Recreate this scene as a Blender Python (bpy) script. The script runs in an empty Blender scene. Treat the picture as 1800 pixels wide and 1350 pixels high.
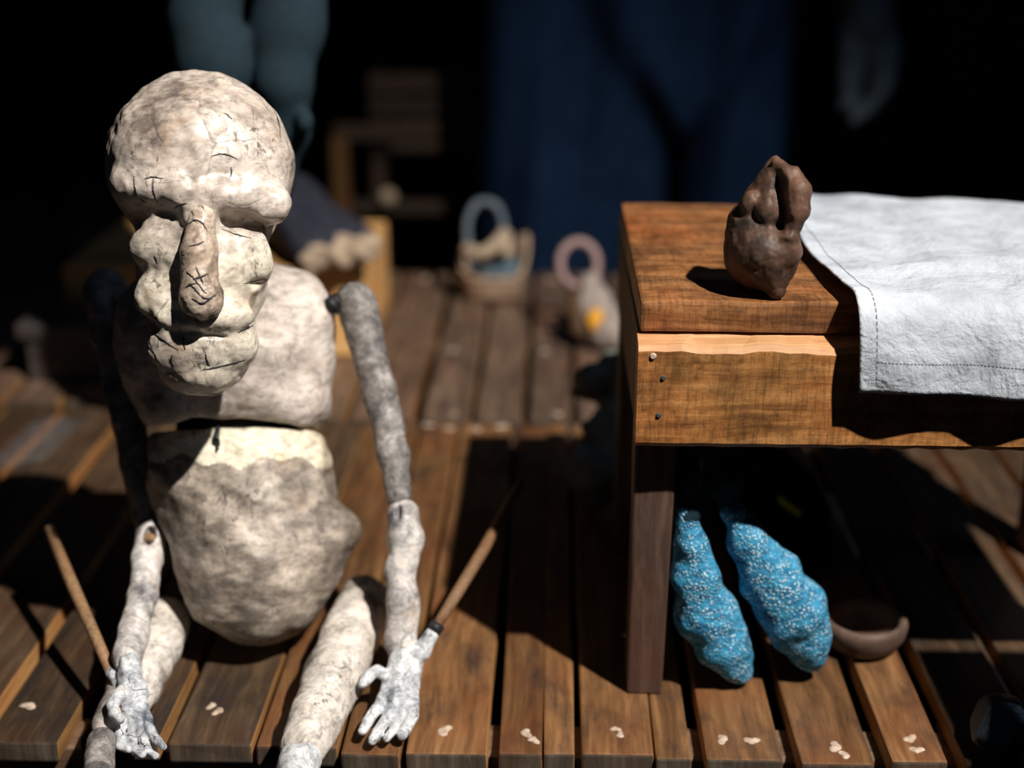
import bpy, bmesh, math, random
import numpy as np
from mathutils import Matrix, Vector

random.seed(7)
SC = bpy.context.scene
COL = SC.collection

# ------------------------------------------------------------------ camera
FPX = 2400.0                       # focal length in pixels of the 1800x1350 frame
CAM_H = 0.66
PITCH = math.radians(20.0)
YAW = math.atan(75 * math.cos(PITCH) / FPX)
_cy, _sy = math.cos(YAW), math.sin(YAW)
_R = np.array([[_cy, -_sy, 0], [_sy, _cy, 0], [0, 0, 1.0]])
FW = _R @ np.array([0, math.cos(PITCH), -math.sin(PITCH)])
UP = _R @ np.array([0, math.sin(PITCH), math.cos(PITCH)])
RT = _R @ np.array([1.0, 0, 0])
CW = np.array([0, 0, CAM_H])
CB = np.stack([RT, UP, -FW], axis=1)          # camera axes -> world

cam = bpy.data.cameras.new('camera')
cam.sensor_width = 36.0
cam.lens = FPX / 1800.0 * 36.0
cam.clip_start = 0.02
cam.dof.use_dof = True
cam.dof.focus_distance = 1.06
cam.dof.aperture_fstop = 2.1
cam.dof.aperture_blades = 0
camo = bpy.data.objects.new('camera', cam)
COL.objects.link(camo)
m4 = Matrix.Identity(4)
for i in range(3):
    for j in range(3):
        m4[i][j] = CB[i, j]
    m4[i][3] = CW[i]
camo.matrix_world = m4
SC.camera = camo

# ------------------------------------------------------------------ light
w = bpy.data.worlds.new('dim_room_air')
SC.world = w
w.use_nodes = True
bg = w.node_tree.nodes['Background']
bg.inputs[0].default_value = (0.45, 0.68, 1.0, 1)
bg.inputs[1].default_value = 0.013

sp = bpy.data.lights.new('stage_spotlight', 'SPOT')
sp.energy = 680
sp.color = (1.0, 0.94, 0.86)
sp.spot_size = math.radians(54)
sp.spot_blend = 0.9
sp.shadow_soft_size = 0.03
spo = bpy.data.objects.new('stage_spotlight', sp)
COL.objects.link(spo)
spo.location = (1.18, -0.23, 2.62)
spo.rotation_euler = (Vector((0.10, 1.22, 0.10)) - Vector(spo.location)).to_track_quat('-Z', 'Y').to_euler()

fl = bpy.data.lights.new('blue_stage_lamp', 'AREA')
fl.energy = 3.6
fl.size = 0.5
fl.color = (0.35, 0.6, 1.0)
flo = bpy.data.objects.new('blue_stage_lamp', fl)
COL.objects.link(flo)
flo.location = (2.0, 1.2, 2.3)
flo.rotation_euler = (Vector((0.2, 2.8, 0.3)) - Vector(flo.location)).to_track_quat('-Z', 'Y').to_euler()

SC.view_settings.view_transform = 'Standard'
SC.view_settings.look = 'None'
SC.view_settings.exposure = 0.0
SC.view_settings.gamma = 1.0
SC.view_settings.use_curve_mapping = False

# ------------------------------------------------------------------ placing helpers
def ray(u, v):
    return FW + RT * ((u - 900) / FPX) + UP * ((675 - v) / FPX)
def W(u, v, D):                     # point seen at (u, v) at depth D along the lens axis
    return CW + ray(u, v) * D
def G(u, v, z=0.0):                 # point seen at (u, v) on the level z
    d = ray(u, v)
    return CW + d * ((z - CAM_H) / d[2])
def AY(u, v, Y):                    # point seen at (u, v) on the upright plane y = Y
    d = ray(u, v)
    return CW + d * (Y / d[1])
def cp(u, v, D):                    # the same as W in camera axes, metres
    return np.array([(u - 900) / FPX * D, (675 - v) / FPX * D, -D])
def to_world(p):
    return CW + p @ CB.T

# ------------------------------------------------------------------ object helpers
def tag(o, label=None, cat=None, group=None, kind=None):
    if label: o['label'] = label
    if cat: o['category'] = cat
    if group: o['group'] = group
    if kind: o['kind'] = kind
    return o

def empty(name, loc, label, cat, group=None):
    o = bpy.data.objects.new(name, None)
    o.empty_display_size = 0.05
    COL.objects.link(o)
    o.location = loc
    return tag(o, label, cat, group)

def wloc(o):
    p = np.zeros(3)
    while o is not None:
        p += np.array(o.location)
        o = o.parent
    return p

def make(name, verts, faces, mat, parent=None, smooth=False, midx=None, origin=None):
    """verts in world metres; the object's origin sits at the centre of its footprint"""
    v = np.asarray(verts, dtype=np.float64)
    if origin is None:
        lo, hi = v.min(0), v.max(0)
        origin = np.array([(lo[0] + hi[0]) / 2, (lo[1] + hi[1]) / 2, lo[2]])
    me = bpy.data.meshes.new(name)
    lv = v - origin
    if isinstance(faces, np.ndarray) and faces.shape[1] == 4:
        n = len(faces)
        me.vertices.add(len(lv)); me.vertices.foreach_set('co', lv.astype(np.float32).ravel())
        me.loops.add(n * 4); me.loops.foreach_set('vertex_index', faces.astype(np.int32).ravel())
        me.polygons.add(n); me.polygons.foreach_set('loop_start', np.arange(0, n * 4, 4, dtype=np.int32))
        me.update(calc_edges=True)
        me.validate()
    else:
        me.from_pydata([tuple(p) for p in lv], [], [tuple(f) for f in faces])
        me.update()
    for m in (mat if isinstance(mat, (list, tuple)) else [mat]):
        me.materials.append(m)
    if midx is not None:
        me.polygons.foreach_set('material_index', np.asarray(midx, dtype=np.int32))
    if smooth:
        me.polygons.foreach_set('use_smooth', np.ones(len(me.polygons), dtype=bool))
    o = bpy.data.objects.new(name, me)
    COL.objects.link(o)
    if parent is not None:
        o.parent = parent
        o.location = origin - wloc(parent)
    else:
        o.location = origin
    return o

def bm_make(name, bm, mat, parent=None, smooth=False, midx=None):
    bmesh.ops.recalc_face_normals(bm, faces=bm.faces)
    bm.verts.ensure_lookup_table()
    vs = [tuple(v.co) for v in bm.verts]
    bm.verts.index_update()
    fs = [[v.index for v in f.verts] for f in bm.faces]
    mi = [f.material_index for f in bm.faces]
    bm.free()
    return make(name, vs, fs, mat, parent, smooth, mi)

def box_bm(x0, x1, y0, y1, z0, z1, bev=0.002, seg=2, jit=0.0, cuts=0):
    bm = bmesh.new()
    bmesh.ops.create_cube(bm, size=1.0)
    for v in bm.verts:
        v.co = Vector((x0 + (v.co.x + .5) * (x1 - x0), y0 + (v.co.y + .5) * (y1 - y0), z0 + (v.co.z + .5) * (z1 - z0)))
    if cuts:
        d = max(range(3), key=lambda k: (x1 - x0, y1 - y0, z1 - z0)[k])
        es = [e for e in bm.edges if abs((e.verts[0].co - e.verts[1].co)[d]) > 1e-6]
        bmesh.ops.subdivide_edges(bm, edges=es, cuts=cuts)
    if jit:
        for v in bm.verts:
            v.co += Vector((random.uniform(-jit, jit), random.uniform(-jit, jit), random.uniform(-jit, jit) * .5))
    if bev:
        es = [e for e in bm.edges if len(e.link_faces) == 2 and e.calc_face_angle(0) > 0.7]
        bmesh.ops.bevel(bm, geom=es, offset=bev, segments=seg, affect='EDGES', profile=0.6)
    return bm

def tube_bm(bm, pts, radii, n=12, caps=True, flat=1.0):
    """a tube through world points"""
    pts = [Vector(p) for p in pts]
    rings = []
    up = Vector((0.13, 0.2, 0.97))
    for i, p in enumerate(pts):
        t = (pts[min(i + 1, len(pts) - 1)] - pts[max(i - 1, 0)]).normalized()
        a = t.cross(up)
        if a.length < 1e-3: a = t.cross(Vector((1, 0, 0)))
        a.normalize(); b = a.cross(t).normalized()
        r = radii[i] if hasattr(radii, '__len__') else radii
        rings.append([bm.verts.new(p + a * (math.cos(2 * math.pi * k / n) * r) + b * (math.sin(2 * math.pi * k / n) * r * flat)) for k in range(n)])
    for A, B in zip(rings, rings[1:]):
        for k in range(n):
            bm.faces.new((A[k], A[(k + 1) % n], B[(k + 1) % n], B[k]))
    if caps:
        bm.faces.new(rings[0][::-1]); bm.faces.new(rings[-1])
    return bm

def spline(pts, n=8):
    """Catmull-Rom through points"""
    P = [np.array(p, float) for p in pts]
    P = [2 * P[0] - P[1]] + P + [2 * P[-1] - P[-2]]
    out = []
    for i in range(1, len(P) - 2):
        for k in range(n):
            t = k / n
            a, b, c, d = P[i - 1], P[i], P[i + 1], P[i + 2]
            out.append(.5 * ((2 * b) + (c - a) * t + (2 * a - 5 * b + 4 * c - d) * t * t + (3 * b - a - 3 * c + d) * t ** 3))
    out.append(P[-2])
    return out

# ------------------------------------------------------------------ sculpting: distance fields turned into one continuous skin
def nets(f, lo, hi, h):
    lo, hi = np.array(lo, float), np.array(hi, float)
    n = np.maximum(np.ceil((hi - lo) / h).astype(int) + 1, 4)
    ax = [(lo[k] + h * np.arange(n[k])).astype(np.float32) for k in range(3)]
    X, Y, Z = np.meshgrid(*ax, indexing='ij')
    V = f(X, Y, Z).astype(np.float32)
    ins = V < 0
    c = np.zeros(np.array(V.shape) - 1, dtype=np.int8)
    for a in (0, 1):
        for b in (0, 1):
            for d in (0, 1):
                c += ins[a:a + c.shape[0], b:b + c.shape[1], d:d + c.shape[2]]
    act = (c > 0) & (c < 8)
    idx = np.argwhere(act)
    vid = -np.ones(act.shape, dtype=np.int64)
    vid[act] = np.arange(len(idx))
    acc = np.zeros((len(idx), 3)); cnt = np.zeros(len(idx))
    for axis in range(3):
        o1, o2 = [k for k in range(3) if k != axis]
        for a in (0, 1):
            for b in (0, 1):
                s = idx.copy(); s[:, o1] += a; s[:, o2] += b
                e = s.copy(); e[:, axis] += 1
                v0 = V[s[:, 0], s[:, 1], s[:, 2]]; v1 = V[e[:, 0], e[:, 1], e[:, 2]]
                m = (v0 < 0) != (v1 < 0)
                t = np.zeros(len(idx)); t[m] = v0[m] / (v0[m] - v1[m])
                q = s.astype(float); q[:, axis] += t
                acc[m] += q[m]; cnt[m] += 1
    verts = lo + h * acc / cnt[:, None]
    faces = []
    for axis in range(3):
        o1, o2 = [(1, 2), (2, 0), (0, 1)][axis]
        sl0 = [slice(None)] * 3; sl1 = [slice(None)] * 3
        sl0[axis] = slice(0, -1); sl1[axis] = slice(1, None)
        a, b = ins[tuple(sl0)], ins[tuple(sl1)]
        ch = np.argwhere(a != b)
        ok = np.ones(len(ch), bool)
        for k in (o1, o2):
            ok &= (ch[:, k] >= 1) & (ch[:, k] < V.shape[k] - 1)
        ch = ch[ok]
        flip = a[ch[:, 0], ch[:, 1], ch[:, 2]]
        q = []
        for d1, d2 in ((-1, -1), (0, -1), (0, 0), (-1, 0)):
            s = ch.copy(); s[:, o1] += d1; s[:, o2] += d2
            q.append(vid[s[:, 0], s[:, 1], s[:, 2]])
        q = np.stack(q, 1)
        q[~flip] = q[~flip][:, ::-1]
        faces.append(q)
    return verts, np.concatenate(faces)

def smin(a, b, k):
    h = np.clip(.5 + .5 * (b - a) / k, 0, 1)
    return b * (1 - h) + a * h - k * h * (1 - h)
def smax(a, b, k):
    return -smin(-a, -b, k)
def ell(X, Y, Z, c, r):
    x, y, z = (X - c[0]) / r[0], (Y - c[1]) / r[1], (Z - c[2]) / r[2]
    k0 = np.sqrt(x * x + y * y + z * z) + 1e-6
    k1 = np.sqrt((x / r[0]) ** 2 + (y / r[1]) ** 2 + (z / r[2]) ** 2) + 1e-9
    return k0 * (k0 - 1) / k1
def cone(X, Y, Z, a, b, ra, rb):
    a, b = np.array(a, float), np.array(b, float)
    d = b - a; L = d @ d
    t = np.clip(((X - a[0]) * d[0] + (Y - a[1]) * d[1] + (Z - a[2]) * d[2]) / L, 0, 1)
    return np.sqrt((X - a[0] - t * d[0]) ** 2 + (Y - a[1] - t * d[1]) ** 2 + (Z - a[2] - t * d[2]) ** 2) - (ra + (rb - ra) * t)
def chain(X, Y, Z, pts, radii, k):
    d = None
    for i in range(len(pts) - 1):
        e = cone(X, Y, Z, pts[i], pts[i + 1], radii[i], radii[i + 1])
        d = e if d is None else smin(d, e, k)
    return d
def lump(X, Y, Z, size, seed, n=14):
    r = np.random.RandomState(seed)
    out = 0
    for i in range(n):
        k = r.normal(size=3); k = k / np.linalg.norm(k) * 2 * math.pi / size * r.uniform(.6, 1.5)
        out = out + np.sin(k[0] * X + k[1] * Y + k[2] * Z + r.uniform(0, 6.28))
    return out / math.sqrt(n / 2)

def sculpt_px(name, f, u0, v0, D, box, h, mat, parent=None, k=1.0):
    """field in picture-plane pixels about (u0, v0): x right, y up, z towards the lens; scaled to metres at depth D"""
    r = ray(u0, v0); L = np.linalg.norm(r); n = -r / L          # the piece faces the lens
    x = np.cross(UP, n); x /= np.linalg.norm(x); y = np.cross(n, x)
    vs, fs = nets(f, box[0], box[1], h)
    return make(name, W(u0, v0, D) + (vs * (k * D * L / FPX)) @ np.stack([x, y, n]), fs, mat, parent, True)

def sculpt_limb(name, pts, mat, parent=None, h=0.0016, k=0.006, rough=0.0008, seed=1, extra=None):
    """pts: (u, v, D, radius in pixels at that depth)"""
    P = [cp(u, v, D) for u, v, D, r in pts]
    Rr = [r * D / FPX for u, v, D, r in pts]
    def f(X, Y, Z):
        d = chain(X, Y, Z, P, Rr, k)
        d = d + rough * lump(X, Y, Z, 0.035, seed) + rough * .2 * lump(X, Y, Z, 0.012, seed + 9)
        return extra(X, Y, Z, d) if extra else d
    pad = max(Rr) + 0.012
    A = np.array(P)
    vs, fs = nets(f, A.min(0) - pad, A.max(0) + pad, h)
    return make(name, to_world(vs), fs, mat, parent, True)

# ------------------------------------------------------------------ materials
class NT:
    def __init__(s, name):
        s.m = bpy.data.materials.new(name); s.m.use_nodes = True
        s.t = s.m.node_tree; s.b = s.t.nodes['Principled BSDF']
        s.co = s.n('ShaderNodeTexCoord').outputs['Object']
    def n(s, typ, **kw):
        x = s.t.nodes.new(typ)
        for k, v in kw.items(): setattr(x, k, v)
        return x
    def l(s, a, b): s.t.links.new(a, b)
    def put(s, sock, v):
        if hasattr(v, 'is_output'): s.l(v, sock)
        else: sock.default_value = v
    def mapped(s, scale=(1, 1, 1), src=None, loc=None):
        mp = s.n('ShaderNodeMapping'); s.l(src or s.co, mp.inputs[0]); mp.inputs['Scale'].default_value = scale
        if loc is not None: s.put(mp.inputs['Location'], loc)
        return mp.outputs[0]
    def shifted(s):                 # every object gets its own stretch of the pattern
        oi = s.n('ShaderNodeObjectInfo')
        mu = s.n('ShaderNodeVectorMath', operation='SCALE')
        cx = s.n('ShaderNodeCombineXYZ')
        for k, f in enumerate((37.0, 91.0, 53.0)):
            s.l(s.math('MULTIPLY', oi.outputs['Random'], f), cx.inputs[k])
        ad = s.n('ShaderNodeVectorMath', operation='ADD'); s.l(s.co, ad.inputs[0]); s.l(cx.outputs[0], ad.inputs[1])
        s.rnd = oi.outputs['Random']
        return ad.outputs[0]
    def noise(s, vec, scale, detail=6, rough=.6, dist=0.0):
        x = s.n('ShaderNodeTexNoise'); s.l(vec, x.inputs['Vector'])
        x.inputs['Scale'].default_value = scale; x.inputs['Detail'].default_value = detail
        x.inputs['Roughness'].default_value = rough; x.inputs['Distortion'].default_value = dist
        return x.outputs[0]
    def vor(s, vec, scale, feature='DISTANCE_TO_EDGE', out='Distance'):
        x = s.n('ShaderNodeTexVoronoi', feature=feature); s.l(vec, x.inputs['Vector']); x.inputs['Scale'].default_value = scale
        return x.outputs[out]
    def math(s, op, a, b=None, clamp=False):
        x = s.n('ShaderNodeMath', operation=op, use_clamp=clamp); s.put(x.inputs[0], a)
        if b is not None: s.put(x.inputs[1], b)
        return x.outputs[0]
    def ramp(s, fac, stops):
        x = s.n('ShaderNodeValToRGB'); s.l(fac, x.inputs[0]); e = x.color_ramp.elements
        while len(e) < len(stops): e.new(.5)
        for el, (p, c) in zip(e, stops):
            el.position = p; el.color = (c, c, c, 1) if not hasattr(c, '__len__') else (*c, 1)
        return x.outputs[0]
    def mix(s, fac, a, b, mode='MIX'):
        x = s.n('ShaderNodeMix', data_type='RGBA', blend_type=mode)
        s.put(x.inputs[0], fac)
        for k, v in ((6, a), (7, b)):
            if hasattr(v, 'is_output'): s.l(v, x.inputs[k])
            else: x.inputs[k].default_value = (*v, 1)
        return x.outputs[2]
    def bump(s, h, strength, dist=0.002, prev=None):
        x = s.n('ShaderNodeBump'); s.l(h, x.inputs['Height']); x.inputs['Strength'].default_value = strength; x.inputs['Distance'].default_value = dist
        if prev is not None: s.l(prev, x.inputs['Normal'])
        return x.outputs[0]
    def warp(s, vec, scale, amt):
        x = s.n('ShaderNodeTexNoise'); s.l(vec, x.inputs['Vector']); x.inputs['Scale'].default_value = scale; x.inputs['Detail'].default_value = 3
        a = s.n('ShaderNodeVectorMath', operation='SUBTRACT'); s.l(x.outputs['Color'], a.inputs[0]); a.inputs[1].default_value = (.5, .5, .5)
        b = s.n('ShaderNodeVectorMath', operation='SCALE'); s.l(a.outputs[0], b.inputs[0]); b.inputs[3].default_value = amt
        c = s.n('ShaderNodeVectorMath', operation='ADD'); s.l(vec, c.inputs[0]); s.l(b.outputs[0], c.inputs[1])
        return c.outputs[0]
    def done(s, col, rough=.6, nrm=None, spec=.5, coat=0.0):
        s.put(s.b.inputs['Base Color'], col if hasattr(col, 'is_output') else (*col, 1))
        s.put(s.b.inputs['Roughness'], rough)
        s.b.inputs['Specular IOR Level'].default_value = spec
        if coat:
            s.b.inputs['Coat Weight'].default_value = coat; s.b.inputs['Coat Roughness'].default_value = .25
        if nrm is not None: s.l(nrm, s.b.inputs['Normal'])
        return s.m

def paper(name, light, mid, dark, dirt=.5, scale=1.0, crack=1.0, gloss=.42, black=.5, grime=.35, gsc=40, low=None):
    """papier-mache: torn strips with their own tone, grime rubbed in, black craze lines in places"""
    s = NT(name); co = s.shifted()
    wv = s.warp(co, 18 * scale, .03)
    blot = s.noise(wv, 16 * scale, 9, .68)
    fine = s.noise(s.mapped((1, 1, 2.4), wv), 90 * scale, 5, .7)
    base = s.ramp(blot, [(0.5 - dirt * .34, dark), (0.5 - dirt * .06, mid), (0.60, light)])
    if low is not None:                                    # the lower half was papered with cleaner ivory sheets
        sx = s.n('ShaderNodeSeparateXYZ'); s.l(s.warp(s.co, 22, .05), sx.inputs[0])
        lf = s.ramp(s.math('MULTIPLY', sx.outputs[2], 4.0), [(.48, 1.0), (.58, 0.0)])
        base = s.mix(s.math('MULTIPLY', lf, .8), base, s.ramp(blot, [(.28, mid), (.46, low)]))
    strip = s.vor(s.warp(co, 14, .02), 17 * scale, 'F1', 'Color')
    sv = s.n('ShaderNodeSeparateColor'); s.l(strip, sv.inputs[0])
    base = s.mix(.30, base, s.ramp(sv.outputs[0], [(0, .35), (1, .68)]), 'SOFT_LIGHT')
    sm = s.ramp(fine, [(.34, .36), (.56, 1.0)])
    base = s.mix(.75, base, sm, 'MULTIPLY')
    # rubbed-in grime: cloudy smudges and fine scuffs
    cl = s.ramp(s.noise(s.mapped((1, 1, 1.7), s.warp(co, 30, .02)), gsc, 7, .72), [(.40, 1.0), (.60, 0.0)])
    base = s.mix(s.math('MULTIPLY', cl, grime), base, dark)
    sc_ = s.ramp(s.noise(s.mapped((1.0, 1.0, .22), s.warp(co, 40, .03)), 210, 3, .6), [(.56, 0.0), (.66, 1.0)])
    sk = s.ramp(s.noise(co, 19, 4, .6), [(.46, 0.0), (.60, 1.0)])
    base = s.mix(s.math('MULTIPLY', s.math('MULTIPLY', sc_, sk), .8), base, tuple(c * .4 for c in dark))
    rd = s.ramp(s.noise(co, 34, 5, .65), [(.58, 0.0), (.74, .5)])
    base = s.mix(rd, base, tuple(a * b for a, b in zip(mid, (.86, .66, .46))))
    # craze lines
    e1 = s.vor(s.warp(co, 30, .018), 21 * scale)
    ln = s.ramp(e1, [(0.006, 1.0), (0.02, 0.0)])
    msk = s.ramp(s.noise(co, 22 * scale, 4, .6), [(.50, 0.0), (.60, 1.0)])
    e2 = s.vor(s.mapped((1.0, 1.0, .45), s.warp(co, 45, .012)), 48 * scale)
    ln2 = s.ramp(e2, [(0.004, 1.0), (0.022, 0.0)])
    msk2 = s.ramp(s.noise(co, 15 * scale, 5, .6, .4), [(.56, 0.0), (.66, 1.0)])
    lines = s.math('MAXIMUM', s.math('MULTIPLY', ln, msk), s.math('MULTIPLY', ln2, msk2))
    lines = s.math('MULTIPLY', lines, .85 * crack, True)
    # grime settled in the hollows of the skin
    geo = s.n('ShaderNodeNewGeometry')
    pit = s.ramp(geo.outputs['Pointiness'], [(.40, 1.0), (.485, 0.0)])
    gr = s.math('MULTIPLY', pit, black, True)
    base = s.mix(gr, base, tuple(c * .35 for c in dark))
    base = s.mix(lines, base, (.018, .017, .018))
    b = s.bump(s.noise(wv, 70 * scale, 5, .55), .28, .0012)
    b = s.bump(s.ramp(e1, [(0.0, 0.0), (0.05, 1.0)]), .12, .0006, b)
    b = s.bump(s.math('SUBTRACT', 1.0, lines), .4, .0006, b)
    rg = s.ramp(blot, [(.3, gloss + .2), (.65, gloss)])
    return s.done(base, rg, b, .5)

def wood(name, dark, mid, light, along='Y', freq=1.0, rough=.5, stain=.6, saw=False, stain_col=(.018, .016, .018)):
    s = NT(name); co = s.shifted()
    st = {'X': (1, 14, 14), 'Y': (14, 1, 14), 'Z': (14, 14, 1)}[along]
    wv = s.warp(co, 6, .02)
    grain = s.noise(s.mapped(st, wv), 7 * freq, 8, .7, .3)
    col = s.ramp(grain, [(.30, dark), (.50, mid), (.70, light)])
    tone = s.ramp(s.rnd, [(0, .62), (1, 1.15)])
    col = s.mix(1.0, col, tone, 'MULTIPLY')
    blot = s.noise(s.mapped({'X': (1, 2.2, 2.2), 'Y': (2.2, 1, 2.2), 'Z': (2.2, 2.2, 1)}[along], co), 13, 7, .62)
    sm = s.math('MULTIPLY', s.ramp(blot, [(.50, 0.0), (.68, 1.0)]), stain)
    col = s.mix(sm, col, stain_col)
    red = s.ramp(s.noise(co, 9, 3), [(.45, 0.0), (.7, .35)])
    col = s.mix(red, col, tuple(a * b for a, b in zip(mid, (1.25, .7, .55))))
    h = grain
    b = s.bump(grain, .45, .0018)
    if saw:
        sw = s.noise(s.mapped({'X': (16, 1.5, 1.5), 'Y': (1.5, 16, 1.5), 'Z': (1.5, 1.5, 16)}[along], s.warp(co, 12, .006)), 22, 6, .7)
        swm = s.ramp(sw, [(.36, .5), (.52, 1.0)])
        col = s.mix(.72, col, swm, 'MULTIPLY')
        bl = s.ramp(s.noise(s.warp(co, 8, .05), 17, 8, .7), [(.36, .38), (.50, .95), (.66, 1.25)])
        col = s.mix(.85, col, bl, 'MULTIPLY')
        b = s.bump(sw, .5, .0018, b)
        sp_ = s.ramp(s.noise(co, 160, 3, .6), [(.36, .5), (.5, 1.0)])
        col = s.mix(.5, col, sp_, 'MULTIPLY')
    return s.done(col, rough, b, .45)

def plain(name, a, b_, scale=30, rough=.7, bump=.4, spec=.3, dist=.002):
    s = NT(name); co = s.shifted()
    n = s.noise(s.warp(co, 20, .02), scale, 7, .65)
    col = s.ramp(n, [(.32, a), (.66, b_)])
    return s.done(col, rough, s.bump(n, bump, dist), spec)

def weave(name, a, b_, c_, pitch, rough=.85):
    s = NT(name); co = s.co
    wv = s.warp(co, 25, .012)
    def wavy(d):
        x = s.n('ShaderNodeTexWave', wave_type='BANDS', bands_direction=d); s.l(wv, x.inputs['Vector'])
        x.inputs['Scale'].default_value = 0.314 / pitch; x.inputs['Distortion'].default_value = .6; x.inputs['Detail'].default_value = 1
        return x.outputs[1]
    g = s.math('MULTIPLY', s.math('MAXIMUM', wavy('X'), wavy('Y')), wavy('Z'))
    col = s.ramp(g, [(.12, a), (.45, b_), (.80, c_)])
    big = s.ramp(s.noise(co, 22, 5, .6), [(.35, .5), (.6, 1.05)])
    col = s.mix(1.0, col, big, 'MULTIPLY')
    return s.done(col, rough, s.bump(g, .8, .002), .2)

def wool():
    s = NT('blue_knitted_wool'); co = s.warp(s.co, 60, .004)
    v = s.vor(co, 350, 'F1')
    st = s.ramp(v, [(.18, 1.0), (.52, 0.0)])
    pick = s.ramp(s.noise(s.co, 70, 4, .6), [(.40, .05), (.60, 1.0)])
    base = s.ramp(s.noise(s.mapped((1, 1, 3), co), 60, 5, .6), [(.35, (.006, .085, .18)), (.65, (.05, .32, .54))])
    col = s.mix(s.math('MULTIPLY', st, pick), base, (.62, .82, .92))
    return s.done(col, .85, s.bump(st, .7, .002), .2)

M = {}
M['head'] = paper('painted_paper_head', (.79, .69, .61), (.61, .515, .44), (.15, .118, .10), .42, 1.0, .45, .32, .9, .32, 30, (.90, .82, .67))
M['nose'] = paper('tan_paper_nose', (.78, .65, .53), (.60, .47, .37), (.12, .085, .06), .5, 1.5, 1.6, .36, .8, .45, 50)
M['chest'] = paper('chest_paper', (.76, .665, .60), (.58, .50, .445), (.22, .19, .17), .42, .9, .35, .5, .5, .26, 36)
M['belly'] = paper('belly_paper', (.62, .53, .445), (.39, .325, .265), (.07, .056, .047), .66, .9, .3, .5, .5, .74, 30)
M['rim'] = paper('clean_ivory_paper', (.92, .86, .70), (.84, .75, .58), (.36, .30, .20), .36, 1.1, .5, .45, .5, .15)
M['arm'] = paper('grimy_arm_paper', (.50, .455, .43), (.27, .245, .23), (.035, .034, .037), .75, 2.2, .9, .48, .6, .7, 62)
M['fore'] = paper('forearm_paper', (.86, .81, .77), (.68, .63, .60), (.10, .10, .115), .5, 1.6, .6, .5, .6, .36, 55)
M['hand'] = paper('bluish_hand_paint', (.90, .91, .92), (.72, .745, .78), (.06, .075, .11), .55, 2.2, 1.3, .5, 1.0, .48, 80)
M['thigh'] = paper('thigh_paper', (.88, .81, .74), (.74, .67, .60), (.20, .175, .155), .38, 1.2, .5, .5, .5, .24, 42)
M['black_cord'] = plain('black_cord', (.01, .011, .013), (.03, .03, .034), 80, .5)
M['bone'] = plain('pale_peg', (.6, .55, .45), (.8, .75, .65), 60, .5)
M['stick'] = wood('stick_wood', (.16, .09, .045), (.30, .18, .09), (.46, .30, .17), 'Z', 3, .6, .25)

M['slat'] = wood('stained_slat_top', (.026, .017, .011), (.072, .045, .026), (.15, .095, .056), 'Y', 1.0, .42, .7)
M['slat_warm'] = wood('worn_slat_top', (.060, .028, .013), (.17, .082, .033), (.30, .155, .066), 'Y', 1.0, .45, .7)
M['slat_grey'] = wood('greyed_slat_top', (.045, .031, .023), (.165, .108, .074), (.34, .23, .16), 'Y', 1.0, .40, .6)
M['slat_side'] = wood('raw_slat_edge', (.20, .095, .030), (.36, .18, .06), (.52, .29, .11), 'Y', 1.0, .6, .1)
M['slat_end'] = wood('weathered_slat_end', (.03, .022, .016), (.08, .058, .04), (.17, .13, .09), 'Z', 1.0, .75, .4)
M['joist'] = wood('joist_wood', (.05, .03, .018), (.12, .075, .045), (.22, .15, .09), 'X', 1.0, .7, .3)
M['putty'] = plain('pale_putty', (.30, .20, .14), (.62, .50, .40), 160, .7)
M['nail'] = plain('nail_steel', (.03, .033, .036), (.09, .095, .10), 50, .5)
M['bench_top'] = wood('bench_board_wood', (.10, .038, .014), (.35, .145, .05), (.54, .26, .105), 'X', 1.0, .42, .55, True)
M['bench_apron'] = wood('bench_apron_wood', (.13, .048, .016), (.44, .19, .055), (.72, .37, .13), 'X', .8, .5, .42, True, (.05, .018, .008))
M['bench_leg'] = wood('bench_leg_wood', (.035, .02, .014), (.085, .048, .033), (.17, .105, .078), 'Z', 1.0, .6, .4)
M['raw_edge'] = wood('raw_ledge_wood', (.34, .16, .06), (.55, .29, .13), (.72, .45, .24), 'X', 1.0, .6, .2)
M['clay'] = plain('dark_clay', (.011, .009, .008), (.135, .066, .040), 34, .58, .5, .4, .0016)
M['bowl'] = plain('brown_clay', (.055, .036, .027), (.15, .095, .07), 30, .6, .3, .3)
M['blue'] = wool()
M['teal'] = plain('dark_teal_knit', (.005, .014, .020), (.014, .034, .046), 120, .9, .4, .1)
M['blackcloth'] = plain('black_cloth', (.004, .004, .005), (.012, .012, .014), 60, .9, .4, .1)
M['green'] = plain('yellow_green_piping', (.20, .25, .01), (.5, .58, .05), 140, .8, .4, .1)
M['grey_sack'] = plain('grey_green_sackcloth', (.10, .115, .10), (.20, .215, .19), 40, .9, .3, .1)
M['knit'] = plain('blue_grey_knit', (.014, .025, .034), (.021, .037, .048), 260, .95, .3, .05, .001)
M['navy'] = plain('navy_cloth', (.005, .014, .036), (.009, .022, .055), 14, .9, .2, .05)
M['figure_skin'] = plain('dim_blue_grey_paint', (.045, .062, .075), (.075, .10, .12), 30, .7, .3, .2)
M['crate'] = wood('pale_crate_wood', (.50, .26, .085), (.74, .42, .15), (.88, .56, .25), 'X', .8, .6, .12)
M['dark_roll'] = plain('dark_navy_cloth', (.018, .020, .032), (.045, .047, .066), 40, .8, .4, .15)
M['beige'] = plain('frayed_beige_cloth', (.30, .22, .15), (.54, .42, .31), 60, .9, .6, .1)
M['tan'] = plain('tan_wicker', (.28, .185, .125), (.52, .38, .28), 50, .75, .6, .2)
M['bluegrey'] = plain('blue_grey_cloth', (.07, .11, .14), (.15, .21, .25), 40, .9, .4, .1)
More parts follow.
